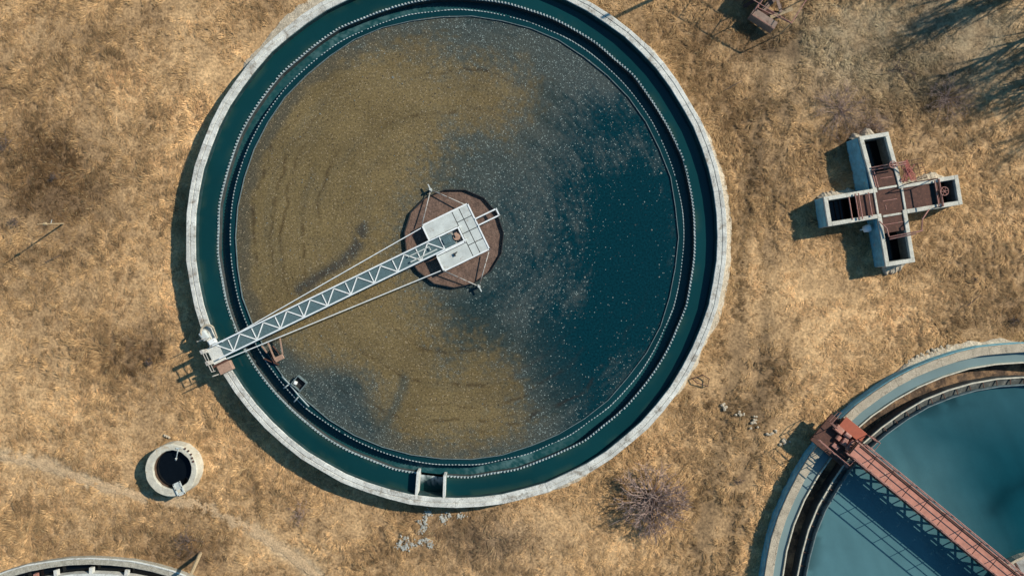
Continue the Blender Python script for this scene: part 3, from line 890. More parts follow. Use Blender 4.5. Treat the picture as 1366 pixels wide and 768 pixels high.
    # skimmer arm hung from the bridge
    arm = thing('skimmer_arm', 'rusty brown skimmer bracket hanging off the side of the white bridge', 'scraper', P(366, 475, Z1W))
    mb = MB()
    for (x0, y0, x1, y1) in ((357, 456, 367, 480), (373, 449, 377, 472), (349, 461, 356, 470)):
        mb.bar(P(x0, y0, 1.5), P(x1, y1, 1.18), .08)
    mb.build('hanger', 'brown_box', arm)
    mb = MB(); q = P(372.5, 477.5, 1.15); mb.box(q, (.62, .32, .14), .45); mb.build('float_box', 'brown_box', arm, bevel=.03)
    mb = MB(); mb.bar(P(360, 467, 1.15), P(367, 484, 1.05), .12, .2); mb.bar(P(364, 461, 1.12), P(375, 474, 1.05), .05, .1); mb.bar(P(352, 478, .95), P(372, 486, .95), .05, .25); mb.build('scraper_blade', 'rust', arm)


def build_scum_box():
    c = P(399.5, 511, 1.0)
    t = thing('scum_box', 'small black open box with a white float at the scum edge of the large tank', 'box', (c.x, c.y, Z1W))
    rz = -math.radians(40); mb = MB(); R = Matrix.Rotation(rz, 3, 'Z'); a = .37; b = .34
    for s in (-1, 1):
        mb.box(c + R @ Vector((s * a, 0, -.05)), (.05, 2 * b + .05, .5), rz); mb.box(c + R @ Vector((0, s * b, -.05)), (2 * a - .05, .05, .5), rz)
    mb.build('box_wall', 'weir_dark', t)
    MB().box(c + R @ Vector((0, 0, -.1)), (2 * a - .06, 2 * b - .06, .04), rz).build('box_floor', 'black_steel', t)
    MB().box(c + R @ Vector((-.22, -.15, .03)), (.26, .26, .22), rz + .3, .75).build('float', 'white_paint', t, bevel=.05)


# ------------------------------------------------------------------ red bridge tank
def build_red_tank():
    s = S3
    t = thing('clarifier_tank', 'round teal water tank with sandy rim and a red walkway bridge', 'tank', (C3.x, C3.y, 0))
    Ro, Ri = 350 * s, 338.5 * s; rnd = random.Random(15); jr = [rnd.uniform(-.03, .03) for _ in range(72)]
    MB().lathe([(Ro - .01, -.3), (Ro, RIM3 - .02), (Ro - .02, RIM3), (Ri + .02, RIM3), (Ri, RIM3 - .02), (Ri, -2), (Ro, -2)], C3, 72,
               jit=lambda i, j: (jr[i], 0)).build('coping', 'concrete_sand', t)
    MB().lathe([(Ro + .05, -.35), (Ro + .05, RIM3 - .12), (Ro + .015, RIM3 - .10), (Ro + .002, -.35)], C3, 72, jit=lambda i, j: (jr[i], 0)).build('outer_shade_coat', 'shade_blue', t)  # outer wall face, its shaded blue carried by the colour
    MB().lathe([(.1, -1.9), (Ri - .1, -1.9), (Ri - .1, -2), (.1, -2)], C3, 72).build('floor', 'dark_wall', t)
    ro, ri = 324 * s, 304 * s; rb = 294.5 * s
    j2 = [rnd.uniform(-.05, .05) for _ in range(56)]; j3 = [rnd.uniform(-.05, .05) for _ in range(56)]
    MB().lathe([(ro - .06, -.6), (ro + .06, -.6), (ro + .06, Z3W - .02), (ro - .06, Z3W - .02)], C3, 56, jit=lambda i, j: (j2[i], 0)).build('channel_wall', 'dark_wall', t)
    MB().lathe([(ro - .05, Z3W - .02), (ro + .05, Z3W - .02), (ro + .04, Z3W + .12), (ro - .04, Z3W + .12)], C3, 56, jit=lambda i, j: (j2[i], 0)).build('weir_crest', 'cream_edge', t)
    MB().lathe([(ri - .06, -.6), (ri + .06, -.6), (ri + .06, Z3W + .04), (ri - .06, Z3W + .04)], C3, 56, jit=lambda i, j: (j3[i], 0)).build('channel_wall', 'dark_wall', t)
    MB().lathe([(ri - .05, Z3W + .04), (ri + .05, Z3W + .04), (ri + .04, Z3W + .12), (ri - .04, Z3W + .12)], C3, 56, jit=lambda i, j: (j3[i], 0)).build('weir_crest', 'cream_edge', t)
    MB().lathe([(ri, -.25), (ro, -.25), (ro, -.35), (ri, -.35)], C3, 96).build('channel_bed', 'sediment', t)
    MB().lathe([(rb, Z3W - .12), (ri - .06, Z3W + .02), (ri - .06, Z3W - .2), (rb, Z3W - .2)], C3, 56, jit=lambda i, j: (j3[i], 0)).build('ledge', 'ledge', t)
    MB().lathe([(rb - .03, Z3W - .4), (rb + .03, Z3W - .4), (rb + .03, Z3W + .32), (rb - .03, Z3W + .32)], C3, 56, jit=lambda i, j: (j3[i], 0)).build('scum_baffle', 'weir_dark', t)
    for k in range(30):
        a = math.radians(86 + 3.5 * k); ca, sa = math.cos(a), math.sin(a)
        MB().bar((C3.x + rb * ca, C3.y + rb * sa, Z3W + .06), (C3.x + (ri - .06) * ca, C3.y + (ri - .06) * sa, Z3W + .05), .05, .05).build('baffle_bracket', 'rust_bar', t)
    # drum in the middle
    rh = 62 * s
    hub = thing('centre_drum', 'grey round drum with spokes at the end of the red bridge', 'drum', (C3.x, C3.y, Z3W))
    hc = P(1385, 803, 1.1)
    MB().lathe([(rh - .08, Z3W - .4), (rh + .08, Z3W - .4), (rh + .08, Z3W + .5), (rh - .08, Z3W + .5)], hc, 40).build('drum_wall', 'concrete_sand', hub)
    MB().lathe([(.05, Z3W + .03), (rh - .08, Z3W + .03), (rh - .08, Z3W - .3), (.05, Z3W - .3)], hc, 40).build('drum_water', 'concrete_grey', hub)
    for k in range(10):
        a = 2 * math.pi * k / 10 + .2
        MB().bar((hc.x + .6 * math.cos(a), hc.y + .6 * math.sin(a), Z3W + .42), (hc.x + (rh - .1) * math.cos(a), hc.y + (rh - .1) * math.sin(a), Z3W + .42), .1, .16).build('spoke', 'rust_bar', hub)
    MB().tube([(hc.x, hc.y, 0), (hc.x, hc.y, 1.6)], .6, 14).build('centre_pier', 'concrete_grey', hub)

    def ann(x, y, r, a):
        n = fbm(x * .2, y * .2, 4)
        return {'Col': ('COLOR', np.array((.20, .275, .27)) * (.75 + .5 * n)[:, None])}
    polar_sheet('water', C3, ro + .02, Ri + .06, Z3W, 6, 240, 'water', ann)

    def pool(x, y, r, a):
        # pale sky reflection painted into the water colour, stronger towards the near rim
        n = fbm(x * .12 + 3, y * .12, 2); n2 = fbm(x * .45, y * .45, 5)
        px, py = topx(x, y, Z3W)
        sky_sheen = np.clip(1.25 - seg_dist(px, py, [(1075, 790), (1120, 700), (1170, 760)]) / 200 + (n - .5) * .9, 0, 1) ** 1.3
        sky_sheen = np.maximum(sky_sheen, .30 * np.exp(-((r / s - 285) / 60) ** 2) * (.6 + .8 * n))
        dk = np.exp(-((seg_dist(px, py, [(1380, 640), (1345, 655), (1325, 680)]) + (n2 - .5) * 30) / 18) ** 2)
        spots = sstep(.60, .72, n2) * sstep(268, 292, r / s) * (1 - .0 * a)
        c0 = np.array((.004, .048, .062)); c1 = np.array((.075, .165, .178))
        c = c0 * (1 - sky_sheen[:, None]) + c1 * sky_sheen[:, None]
        c = c * (1 - .42 * dk[:, None]) * (.86 + .3 * fbm(x * 1.4 + y * .6, y * .35, 3))[:, None] * (1 - .45 * spots[:, None])
        return {'Col': ('COLOR', c)}
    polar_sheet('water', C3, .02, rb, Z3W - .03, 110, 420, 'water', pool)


def build_red_bridge():
    Zd = 2.15
    A = P(1139, 598, Zd); B = P(1352, 773, Zd); u = (B - A).normalized(); B = B + u * 3.2
    L = (B - A).length; n = Vector((-u.y, u.x, 0)); rz = math.atan2(u.y, u.x)      # n points to the upper right side
    t = thing('red_bridge', 'rusty red walkway bridge with lattice side crossing the teal water tank', 'bridge', (A.x, A.y, RIM3))
    def at(s, o, z): return Vector((A.x + u.x * s + n.x * o, A.y + u.y * s + n.y * o, z))
    hw = .50; st = 1.44; k = int(L / st)
    mb = MB()
    for i in range(k):
        mb.box(at(i * st + st / 2, -.03, Zd + random.uniform(-.008, .008)), (st - .05, 2 * hw - .14, .04), rz)
    mb.build('deck', 'deck_red', t)
    for s_ in (-1, 1):
        MB().bar(at(-.2, s_ * hw, Zd - .08), at(L, s_ * hw, Zd - .08), .07, .22).build('beam', 'rust_pale', t)
        MB().tube([at(0, s_ * (hw + .06), Zd + 1.0), at(L, s_ * (hw + .06), Zd + 1.0)], .032, 6).build('handrail', 'rust_pale', t)
        MB().tube([at(0, s_ * (hw + .06), Zd + .5), at(L, s_ * (hw + .06), Zd + .5)], .024, 6).build('middle_rail', 'rust_pale', t)
        MB().bar(at(0, s_ * (hw - .02), 1.02), at(L, s_ * (hw - .02), 1.02), .08, .1).build('lower_chord', 'rust_bar', t)
        for i in range(k + 1):
            MB().tube([at(i * st, s_ * (hw + .06), Zd - .15), at(i * st, s_ * (hw + .06), Zd + 1.0)], .026, 6).build('post', 'rust_pale', t)
        mb = MB()
        for i in range(k):
            mb.bar(at(i * st, s_ * (hw - .02), 1.05), at((i + 1) * st, s_ * (hw - .02), Zd - .2), .085)
            mb.bar(at(i * st, s_ * (hw + .01), Zd - .2), at((i + 1) * st, s_ * (hw + .01), 1.05), .085)
            mb.bar(at(i * st, s_ * (hw - .02), 1.05), at(i * st, s_ * (hw - .02), Zd - .2), .07)
        mb.build('lattice', 'rust_bar', t)
    for i in range(k):
        MB().bar(at(i * st, -hw, 1.0), at((i + 1) * st, hw, 1.0), .045).build('cross_brace', 'rust_bar', t)
        MB().bar(at(i * st, -hw + .1, Zd - .12), at(i * st, hw - .1, Zd - .12), .07, .14).build('cross_beam', 'rust_bar', t)
    MB().tube([at(.2, hw - .13, Zd + .05), at(L, hw - .13, Zd + .05)], .03, 6).build('cable_pipe', 'rust_bar', t)
    mb = MB()
    mb.tube([at(.9, -.2, Zd - .2), at(.95, -.5, 1.2), at(.85, -.95, .7)], .05); mb.box(at(.9, -1.0, .78), (.5, .16, .16), rz - .1); mb.build('skimmer', 'rust_pale', t)
    # end carriage over the rim and the channel: along the rim = n direction
    Ec = P(1124, 583, 1.4)
    def ep(a, b, z): return Vector((Ec.x + u.x * a + n.x * b, Ec.y + u.y * a + n.y * b, z))
    c = MB().box(ep(-.1, -.35, 1.18), (2.7, 2.2, .16), rz).build('carriage', 'rust', t, bevel=.02)
    MB().box(ep(.1, .78, 1.62), (1.75, .74, .06), rz).build('red_plate', 'red', c, bevel=.01)
    mb = MB()
    for a in (-.7, .9): mb.box(ep(a, .8, 1.43), (.1, .44, .36), rz)
    mb.build('plate_support', 'rust', c)
    mb = MB()
    mb.tube([ep(-.15, .30, 1.5), ep(.30, .30, 1.5)], .2, 12); mb.build('motor', 'rust_pale', c, bevel=.02)
    mb = MB(); mb.box(ep(-.55, .25, 1.45), (.6, .45, .4), rz); mb.build('gear_box', 'deck_red', c, bevel=.05)
    mb = MB(); mb.box(ep(.25, -.15, 1.4), (.34, .5, .36), rz + .2); mb.box(ep(.62, -.05, 1.42), (.22, .7, .3), rz); mb.build('drive_unit', 'rust_pale', c, bevel=.05)
    MB().tube([ep(-.2, -.35, 1.4), ep(-.2, -.05, 1.4)], .17, 14).build('pulley', 'deck_red', c); MB().tube([ep(.72, -.5, 1.45), ep(.72, -.2, 1.45)], .14, 14).build('pulley', 'deck_red', c)
    mb = MB(); mb.box(ep(.05, -.75, 1.33), (.5, .3, .16), rz); mb.build('junction_box', 'rust_pale', c, bevel=.03)
    for b_ in (-.95, .75):
        w = MB(); w.tube([ep(-1.0, b_ - .0, 1.06), ep(-.78, b_, 1.06)], .16, 14); w.build('wheel', 'black_steel', c)
    mb = MB()
    z1 = 2.15
    def rail(pts):
        for z in (z1, 1.72): mb.tube([ep(a, b, z) for a, b in pts], .027)
        for a, b in pts: mb.tube([ep(a, b, 1.2), ep(a, b, z1)], .027)
    rail([(-1.4, -1.15), (-.2, -1.2), (1.15, -1.2), (1.2, -.55)])
    rail([(-1.42, 1.05), (-1.45, .2), (-.9, .15)])
    rail([(1.0, 1.1), (1.75, 1.15), (1.75, .55), (1.3, .5)])
    mb.build('side_rail', 'rust_pale', c)


# ------------------------------------------------------------------ partly seen tank
def build_corner_tank():
    s = S4
    t = thing('sunken_tank', 'sunken round tank with mottled rim and dark channel cut off by the photo bottom', 'tank', (C4.x, C4.y, 0))
    Ro, Ri = 360 * s, 350.5 * s; rnd = random.Random(25); jr = [rnd.uniform(-.03, .03) for _ in range(80)]
    MB().lathe([(Ro, -.3), (Ro, RIM4 - .03), (Ro - .03, RIM4), (Ri + .02, RIM4), (Ri, RIM4 - .02), (Ri, -3), (Ro, -3)], C4, 80, jit=lambda i, j: (jr[i] if j < 4 else 0, 0)).build('wall', 'concrete_rim', t)
    MB().lathe([(Ro - .09, RIM4 + .0), (Ro - .0, RIM4 - .01), (Ro - .02, RIM4 + .05), (Ro - .08, RIM4 + .055)], C4, 80, jit=lambda i, j: (jr[i], 0)).build('rim_edge', 'concrete', t)
    MB().lathe([(.1, -2.9), (Ri - .05, -2.9), (Ri - .05, -3), (.1, -3)], C4, 80).build('floor', 'dark_wall', t)
    MB().lathe([(Ri - .12, -2.9), (Ri - .02, -2.9), (Ri - .02, .2), (Ri - .04, .2)], C4, 80).build('inner_lining', 'black_steel', t)
    ri = 337 * s
    MB().lathe([(ri - .1, -.35), (Ri - .03, -.35), (Ri - .03, -.6), (ri - .1, -.6)], C4, 80).build('channel_water', 'black_water', t)
    MB().lathe([(ri - .3, -2.9), (ri, -2.9), (ri, .2), (ri - .3, .2)], C4, 80).build('inner_ring', 'concrete', t)
    for a in range(0, 180, 1):
        if a % 8 == 0:
            an = math.radians(a + 2.3); ca, sa = math.cos(an), math.sin(an)
            MB().bar((C4.x + (ri - .05) * ca, C4.y + (ri - .05) * sa, .02), (C4.x + (ri + .36) * ca, C4.y + (ri + .36) * sa, -.02), .2, .35).build('stub_beam', 'concrete', t)
    MB().lathe([(.05, -1.0), (ri - .3, -1.0), (ri - .3, -1.1), (.05, -1.1)], C4, 80).build('tank_bed', 'dark_wall', t)
    b = P(47, 765, 0)
    MB().bar((b.x, b.y, -.1), (b.x + .05, b.y - .6, -.1), .2, .3).build('rusty_pipe', 'rust_pale', t)


M['concrete_rim'] = mat('mottled_concrete', (.36, .33, .26), .9, bump=.6, bscale=14, var=.25, vscale=3, spot=(.22, .16, .10), spot_scale=8, spot_lo=.58, spot_hi=.66, fine=.3, fscale=14)


# ------------------------------------------------------------------ well
def build_well():
    t = thing('well', 'round pale concrete well ring with a black open shaft beside the dirt path', 'well', (CW.x, CW.y, 0))
    R, r = 35 * SW, 25.6 * SW; rnd = random.Random(3); jr = [rnd.uniform(-.02, .02) for _ in range(40)]
    ci = P(229.6, 626.2, 1.0)
    mb = MB(); n = 40; vs = []; fs = []
    prof = [(R + .03, -.3, 0), (R, .92, 0), (R - .05, 1.0, 0), (r + .03, 1.0, 1), (r, .96, 1), (r, .3, 1)]
    for i in range(n):
        a = 2 * math.pi * i / n
        for rr, z, w in prof:
            c = ci if w else CW; vs.append((c.x + (rr + jr[i]) * math.cos(a), c.y + (rr + jr[i]) * math.sin(a), z + rnd.uniform(-.008, .008)))
    k = len(prof)
    for i in range(n):
        for j in range(k - 1): fs.append((i * k + j, ((i + 1) % n) * k + j, ((i + 1) % n) * k + j + 1, i * k + j + 1))
    mb.add(vs, fs); MB().lathe([(r - .02, .3), (r + .06, .3), (r + .06, .84), (r - .02, .80)], ci, 40).build('shaft_lining', 'stained_lining', t); mb.build('ring_wall', 'concrete_well', t)
    MB().lathe([(.02, .58), (r + .05, .58), (r + .05, .4), (.02, .4)], ci, 40).build('well_water', 'black_water', t)
    mb = MB(); q = P(239, 651.5, 1.05); R2 = Matrix.Rotation(math.radians(25), 3, 'Z')
    for a, b, c, d in ((-.22, -.42, -.22, .42), (.22, -.42, .22, .42), (-.22, -.4, .22, -.4), (-.22, .4, .22, .4), (-.22, .02, .22, .02)):
        mb.bar(q + R2 @ Vector((a, b, .03)), q + R2 @ Vector((c, d, .03)), .09, .07, ext=.03)
    mb.box(q + R2 @ Vector((0, .21, .0)), (.38, .3, .04), math.radians(25)); mb.box(q + R2 @ Vector((0.02, -.3, .0)), (.3, .12, .05), math.radians(25))
    mb.build('ladder_head', 'light_grey', t)
    mb = MB(); mb.tube([P(238.5, 597, 1.03), P(236.5, 604, .95), P(235, 612, .6)], .035); mb.tube([P(235, 611, .68), P(234.6, 613.5, .5)], .07)
    mb.bar(P(235, 597.5, 1.03), P(242, 597, 1.03), .1, .06); mb.build('hook_rod', 'light_grey', t)
    mb = MB()
    for x, y in ((247, 598), (251.5, 601), (255, 605.5), (256.5, 610.5), (258, 615)):
        q = P(x, y, 1.0); mb.tube([q, q + Vector((0, 0, .05))], .07, 8)
    mb.build('bolt', 'rust', t)


M['concrete_well'] = mat('sun_bleached_concrete', (.52, .48, .38), .9, bump=.5, bscale=10, var=.2, vscale=2, spot=(.40, .31, .2), spot_scale=2.2, spot_lo=.54, spot_hi=.68, fine=.12, fscale=20)


# ------------------------------------------------------------------ cross shaped chamber
def build_chamber():
    t = thing('valve_chamber', 'cross shaped concrete chamber with four open pits and rusty covers in the grass', 'valve chamber', (CX.x, CX.y, 0))
    w = XW; th = .27; z0, z1 = -3.0, XH
    def wall(mb, u0, v0, u1, v1, t_=th, top=z1, bot=-3.0):
        a = XP(u0, v0); b = XP(u1, v1); d = b - a; m = (a + b) / 2
        mb.box((m.x, m.y, (top + bot) / 2), (d.length, t_, top - bot), math.atan2(d.y, d.x))
    e, ww, n, s = XARM['e'], XARM['w'], XARM['n'], XARM['s']; h = th / 2; c = w - h
    mb = MB(); rnd = random.Random(6)
    # arms: side walls, end wall, each butted
    for (du, dv, l) in ((1, 0, e), (-1, 0, ww), (0, 1, n), (0, -1, s)):
        for sd in (-1, 1):
            if du: wall(mb, du * (w + .0), sd * c, du * (l - th), sd * c)
            else: wall(mb, sd * c, dv * (w + .0), sd * c, dv * (l - th))
        if du: wall(mb, du * (l - h), -w, du * (l - h), w)
        else: wall(mb, -w, dv * (l - h), w, dv * (l - h))
        # cross wall between centre and arm
        if du: wall(mb, du * (w - .07), -c + h, du * (w - .07), c - h, .14, z1 - .002)
        else: wall(mb, -c + h + .1, dv * (w - .07), c - h - .1, dv * (w - .07), .14, z1 - .002)
    for su in (-1, 1):
        for sv in (-1, 1): mb.box(XP(su * (w - h), sv * (w - h), (z0 + z1) / 2), (th, th, z1 - z0 - .004), XA)
    mb.build('wall', 'concrete_chamber', t, bevel=.025)
    # blue of the shaded west faces, painted on as a thin coloured coat
    for u, v0, v1 in ((-w - .012, w + .02, n - .05), (-w - .012, -s + .05, -w - .02), (-ww - .012, -w + .03, w - .03)):
        a = XP(u, v0); b = XP(u, v1); m = (a + b) / 2
        MB().box((m.x, m.y, z1 / 2 - .12), (.03, (b - a).length, z1 - .06), XA).build('shade_coat', 'shade_blue', t)
    mb = MB(); q = [XP(-w - .028, w + .1), XP(-w - .028, n - .05)]; o_ = -XU
    b0, b1 = q[0] + o_ * .42 - XV * .25, q[1] + o_ * .22
    mb.add([(b0.x, b0.y, -.1), (b1.x, b1.y, -.1), (q[1].x, q[1].y, -.1), (q[0].x, q[0].y, -.1), (q[0].x + o_.x * .02, q[0].y + o_.y * .02, 1.2), (q[1].x + o_.x * .02, q[1].y + o_.y * .02, 1.28), (q[1].x, q[1].y, 1.28), (q[0].x, q[0].y, 1.2)],
           [(0, 1, 2, 3), (4, 5, 6, 7), (0, 1, 5, 4), (1, 2, 6, 5), (2, 3, 7, 6), (3, 0, 4, 7)]); mb.build('shade_blue_apron', 'shade_blue', t)  # sloping foot of the wall in the same painted shade blue
    # darker grey lining on the inside of the pits, below the wall tops
    ii = w - th - .012
    for (du, dv, l) in ((1, 0, e), (-1, 0, ww), (0, 1, n), (0, -1, s)):
        mb = MB(); l2 = l - th - .012
        def lin(u0, v0, u1, v1):
            a = XP(u0, v0); b = XP(u1, v1); d = b - a; m = (a + b) / 2
            mb.box((m.x, m.y, .72), (d.length, .03, 1.0 + .0), math.atan2(d.y, d.x))
        for sd in (-1, 1):
            if du: lin(du * (w + .05), sd * ii, du * (l2 + .01), sd * ii)
            else: lin(sd * ii, dv * (w + .05), sd * ii, dv * (l2 + .01))
        if du: lin(du * l2, -ii + .016, du * l2, ii - .016)
        else: lin(-ii + .016, dv * l2, ii - .016, dv * l2)
        mb.build('pit_lining', 'pit_grey', t)
    MB().prism([XP(-w + .1, -s + .1), XP(w - .1, -s + .1), XP(w - .1, n - .1), XP(-w + .1, n - .1)], .1, .28).build('pit_water', 'black_water', t)
    mb = MB(); mb.prism([XP(w - .1, -w + .1), XP(e - .1, -w + .1), XP(e - .1, w - .1), XP(w - .1, w - .1)], .1, .28)
    mb.prism([XP(-ww + .1, -w + .1), XP(-w + .1, -w + .1), XP(-w + .1, w - .1), XP(-ww + .1, w - .1)], .1, .28); mb.build('pit_water', 'black_water', t)
    zt = z1 - .10
    def cover(u0, u1, v0, v1, ribs=()):
        mb = MB(); m = XP((u0 + u1) / 2, (v0 + v1) / 2, zt); mb.box(m, (u1 - u0, v1 - v0, .05), XA)
        o = mb.build('cover_plate', 'rust', t, bevel=.01)
        rb = MB()
        for r in ribs:
            a = XP(r[0], r[1], zt + .035); b = XP(r[2], r[3], zt + .035); rb.bar(a, b, .035, .03)
        if ribs: rb.build('rib', 'rust_pale', o)
    i = w - th + .02; g = w - .14
    cover(-g, g, -g, g, ((-.45, .08, .5, .08), (-.3, -.5, -.3, -.2)))
    cover(-i, i, w + .01, 2.05, ((-.3, 1.55, .5, 1.55),))
    cover(-i, i, -2.0, -w - .01, ((-i, -1.45, i, -1.45),))
    cover(-2.05, -w - .01, -i, i)
    cover(w + .01, 2.75, -i, i)
    cover(3.0, 3.25, -i, i)
    # pipe rails
    def tubes(lst, name='pipe_rail', m='rust_pale', r=.045):
        mb = MB()
        for l in lst: mb.tube([XP(*p) for p in l], r)
        mb.build(name, m, t)
    tubes([[(-1.35, .0 + i_, z1 + .1), (-1.35, -0.0 - i_, z1 + .1)] for i_ in (.78,)])
    tubes([[(-2.0, .85, z1 + .12), (-2.0, -.85, z1 + .12)], [(-2.22, .85, z1 + .12), (-2.22, -.85, z1 + .12)], [(-2.6, .7, z1), (-2.6, -.8, z1)]])
    tubes([[(-.75, 2.16, z1 + .05), (.5, 2.16, z1 + .6), (1.2, 2.16, z1 + .6)], [(-.75, 2.32, z1 + .05), (.5, 2.32, z1 + .6), (1.2, 2.30, z1 + .6)], [(-.62, 1.0, z1 + .02), (-.62, 2.2, z1 + .02)], [(-.75, 1.05, z1), (-.75, 2.2, z1)]])
    tubes([[(3.3, .9, z1 + .1), (3.3, -.9, z1 + .1)], [(3.0, .85, z1 + .1), (3.0, -.85, z1 + .1)]])
    tubes([[(-.5, -2.28, z1 + .15), (.95, -2.22, z1 + .7)], [(-.5, -2.42, z1 + .15), (.95, -2.34, z1 + .7)], [(-.95, -1.15, z1 + .05), (-.6, -1.7, z1 + .2), (-.55, -2.25, z1 + .2)],
           [(1.35, -2.25, z1 + .6), (1.45, -1.5, z1 + .75), (2.1, -.95, z1 + .5)], [(.95, -2.24, z1 + .7), (1.4, -2.2, z1 + .7)]])
    tubes([[(2.75, .9, z1), (2.75, .9, z1 + .9)], [(2.75, -.9, z1), (2.75, -.9, z1 + .9)], [(2.75, .9, z1 + .9), (2.75, -.9, z1 + .9)], [(1.1, .9, z1), (1.1, .9, z1 + .9)], [(1.1, .9, z1 + .9), (2.75, .9, z1 + .9)]], 'guard_rail', 'rust', .035)
    def wheel(c, r, name, axis_up=True):
        mb = MB(); pts = [c + XU * (r * math.cos(a)) + XV * (r * math.sin(a)) for a in [2 * math.pi * k / 18 for k in range(19)]]
        mb.tube(pts, .03, 5)
        for k in range(3):
            a = math.pi * k / 3; mb.tube([c + XU * (r * math.cos(a)) + XV * (r * math.sin(a)), c - XU * (r * math.cos(a)) - XV * (r * math.sin(a))], .02, 5)
        mb.tube([c - Vector((0, 0, .5)), c], .04); mb.build(name, 'rust_pale', t)
    wheel(XP(3.42, .05, z1 + .25), .27, 'hand_wheel'); wheel(XP(.33, 2.25, z1 + .68), .22, 'hand_wheel')
    # tangled red mesh guard beside the north arm
    mb = MB(); rnd = random.Random(9)
    p0 = XP(1.2, 2.4, 1.9)
    for k in range(5):
        mb.tube([XP(1.15 + .12 * k, 2.35 + .03 * k, 1.9 - .1 * k), XP(1.55 + .14 * k, 1.05, 1.5 - .1 * k)], .03)
    for k in range(6):
        a, b = rnd.uniform(1.0, 1.5), rnd.uniform(1.3, 2.0)
        mb.tube([XP(a, rnd.uniform(1.9, 2.5), 1.6), XP(b, rnd.uniform(1.0, 1.5), 1.5)], .025)
        mb.tube([XP(a - .2, rnd.uniform(1.0, 1.4), 1.5), XP(b, rnd.uniform(1.7, 2.2), 1.7)], .025)
    o = mb.build('bent_guard', 'red_faded', t)
    mb = MB()
    for k in range(5):
        mb.tube([XP(1.6 + .32 * k, 2.6 - .1 * k, .9), XP(1.5 + .36 * k, 1.1, .9)], .018)
        mb.tube([XP(1.5, 1.2 + .3 * k, .9), XP(3.0, 1.0 + .3 * k + .25, .9)], .018)
    for k in range(2): mb.tube([XP(1.5 + 1.3 * k, 1.15, 0), XP(1.5 + 1.3 * k, 1.15, 1.2)], .03)
    mb.build('wire_guard', 'rust_bar', t)
    # white drum leaning in the corner
    a = P(1151, 306.5, .7); b = P(1162, 303, .9)
    d = MB(); ax = (b - a)
    prof = [(0, .13), (.06, .2), (.5, .25), (.9, .25), (1.0, .12)]
    vs = []; fs = []; nn = 12; x = ax.cross(Vector((0, 0, 1))).normalized(); y = x.cross(ax).normalized()
    for f, r in prof:
        for j in range(nn):
            an = 2 * math.pi * j / nn; vs.append(a + ax * f + x * r * math.cos(an) + y * r * math.sin(an))
    for i_ in range(len(prof) - 1):
        for j in range(nn): fs.append((i_ * nn + j, i_ * nn + (j + 1) % nn, (i_ + 1) * nn + (j + 1) % nn, (i_ + 1) * nn + j))
    fs.append(tuple(range(nn))); fs.append(tuple(range(nn * (len(prof) - 1), nn * len(prof))))
    d.add(vs, fs); d.tube([(a.x + .15, a.y + .05, -.1), (a.x + .15, a.y + .05, .55)], .06)
    d.build_thing('vent_pipe', 'white_paint', 'short white pipe end poking out in the shaded corner of the cross chamber', 'pipe', smooth=True, loc=(a.x, a.y, 0))


M['concrete_chamber'] = mat('bleached_chamber_concrete', (.55, .52, .43), .9, bump=.5, bscale=10, var=.22, vscale=1.8, spot=(.30, .24, .17), spot_scale=3.2, spot_lo=.56, spot_hi=.7, fine=.15, fscale=18)
M['pit_grey'] = mat('dark_grey_lining', (.13, .14, .125), .8, bump=.3, var=.4, vscale=4)
M['red_faded'] = mat('bright_flaking_red', (.42, .13, .10), .7, var=.3, vscale=6)


# ------------------------------------------------------------------ bushes and trees
def twigs(mb, base, n, R, Ht, seed, r0=.03, sub=5, spread=1.0):
    rnd = random.Random(seed)
    for i in range(n):
        a = rnd.uniform(0, 2 * math.pi); rad = R * math.sqrt(rnd.random()) * spread; h = Ht * rnd.uniform(.6, 1.0) * math.sqrt(max(.08, 1 - (rad / (R * 1.15)) ** 2))
        tip = Vector((base.x + rad * math.cos(a), base.y + rad * math.sin(a), h))
        b0 = Vector((base.x + rnd.gauss(0, .15), base.y + rnd.gauss(0, .15), -.05))
        mid = b0.lerp(tip, .5) + Vector((rnd.gauss(0, .12), rnd.gauss(0, .12), rnd.uniform(.05, .3)))
        mb.tube([b0, mid, tip], r0 * rnd.uniform(.6, 1.1), 3, r0 * .25)
        for k in range(sub):
            f = rnd.uniform(.35, 1.0); s = mid.lerp(tip, f)
            dv = (tip - b0).normalized(); q = Vector((rnd.gauss(0, 1), rnd.gauss(0, 1), rnd.gauss(.2, .6))).normalized()
            e = s + (dv * .6 + q) * rnd.uniform(.2, .55) * (R / 2.2)
            e.z = max(e.z, .03)
            m2 = s.lerp(e, .5) + q * .06
            mb.tube([s, m2, e], r0 * .42, 3, r0 * .15)
            for _ in range(2):
                q2 = Vector((rnd.gauss(0, 1), rnd.gauss(0, 1), rnd.gauss(.1, .6))).normalized()
                e2 = m2 + q2 * rnd.uniform(.12, .3) * (R / 2.2); e2.z = max(e2.z, .02)
                mb.tube([m2, e2], r0 * .26, 3, r0 * .12)


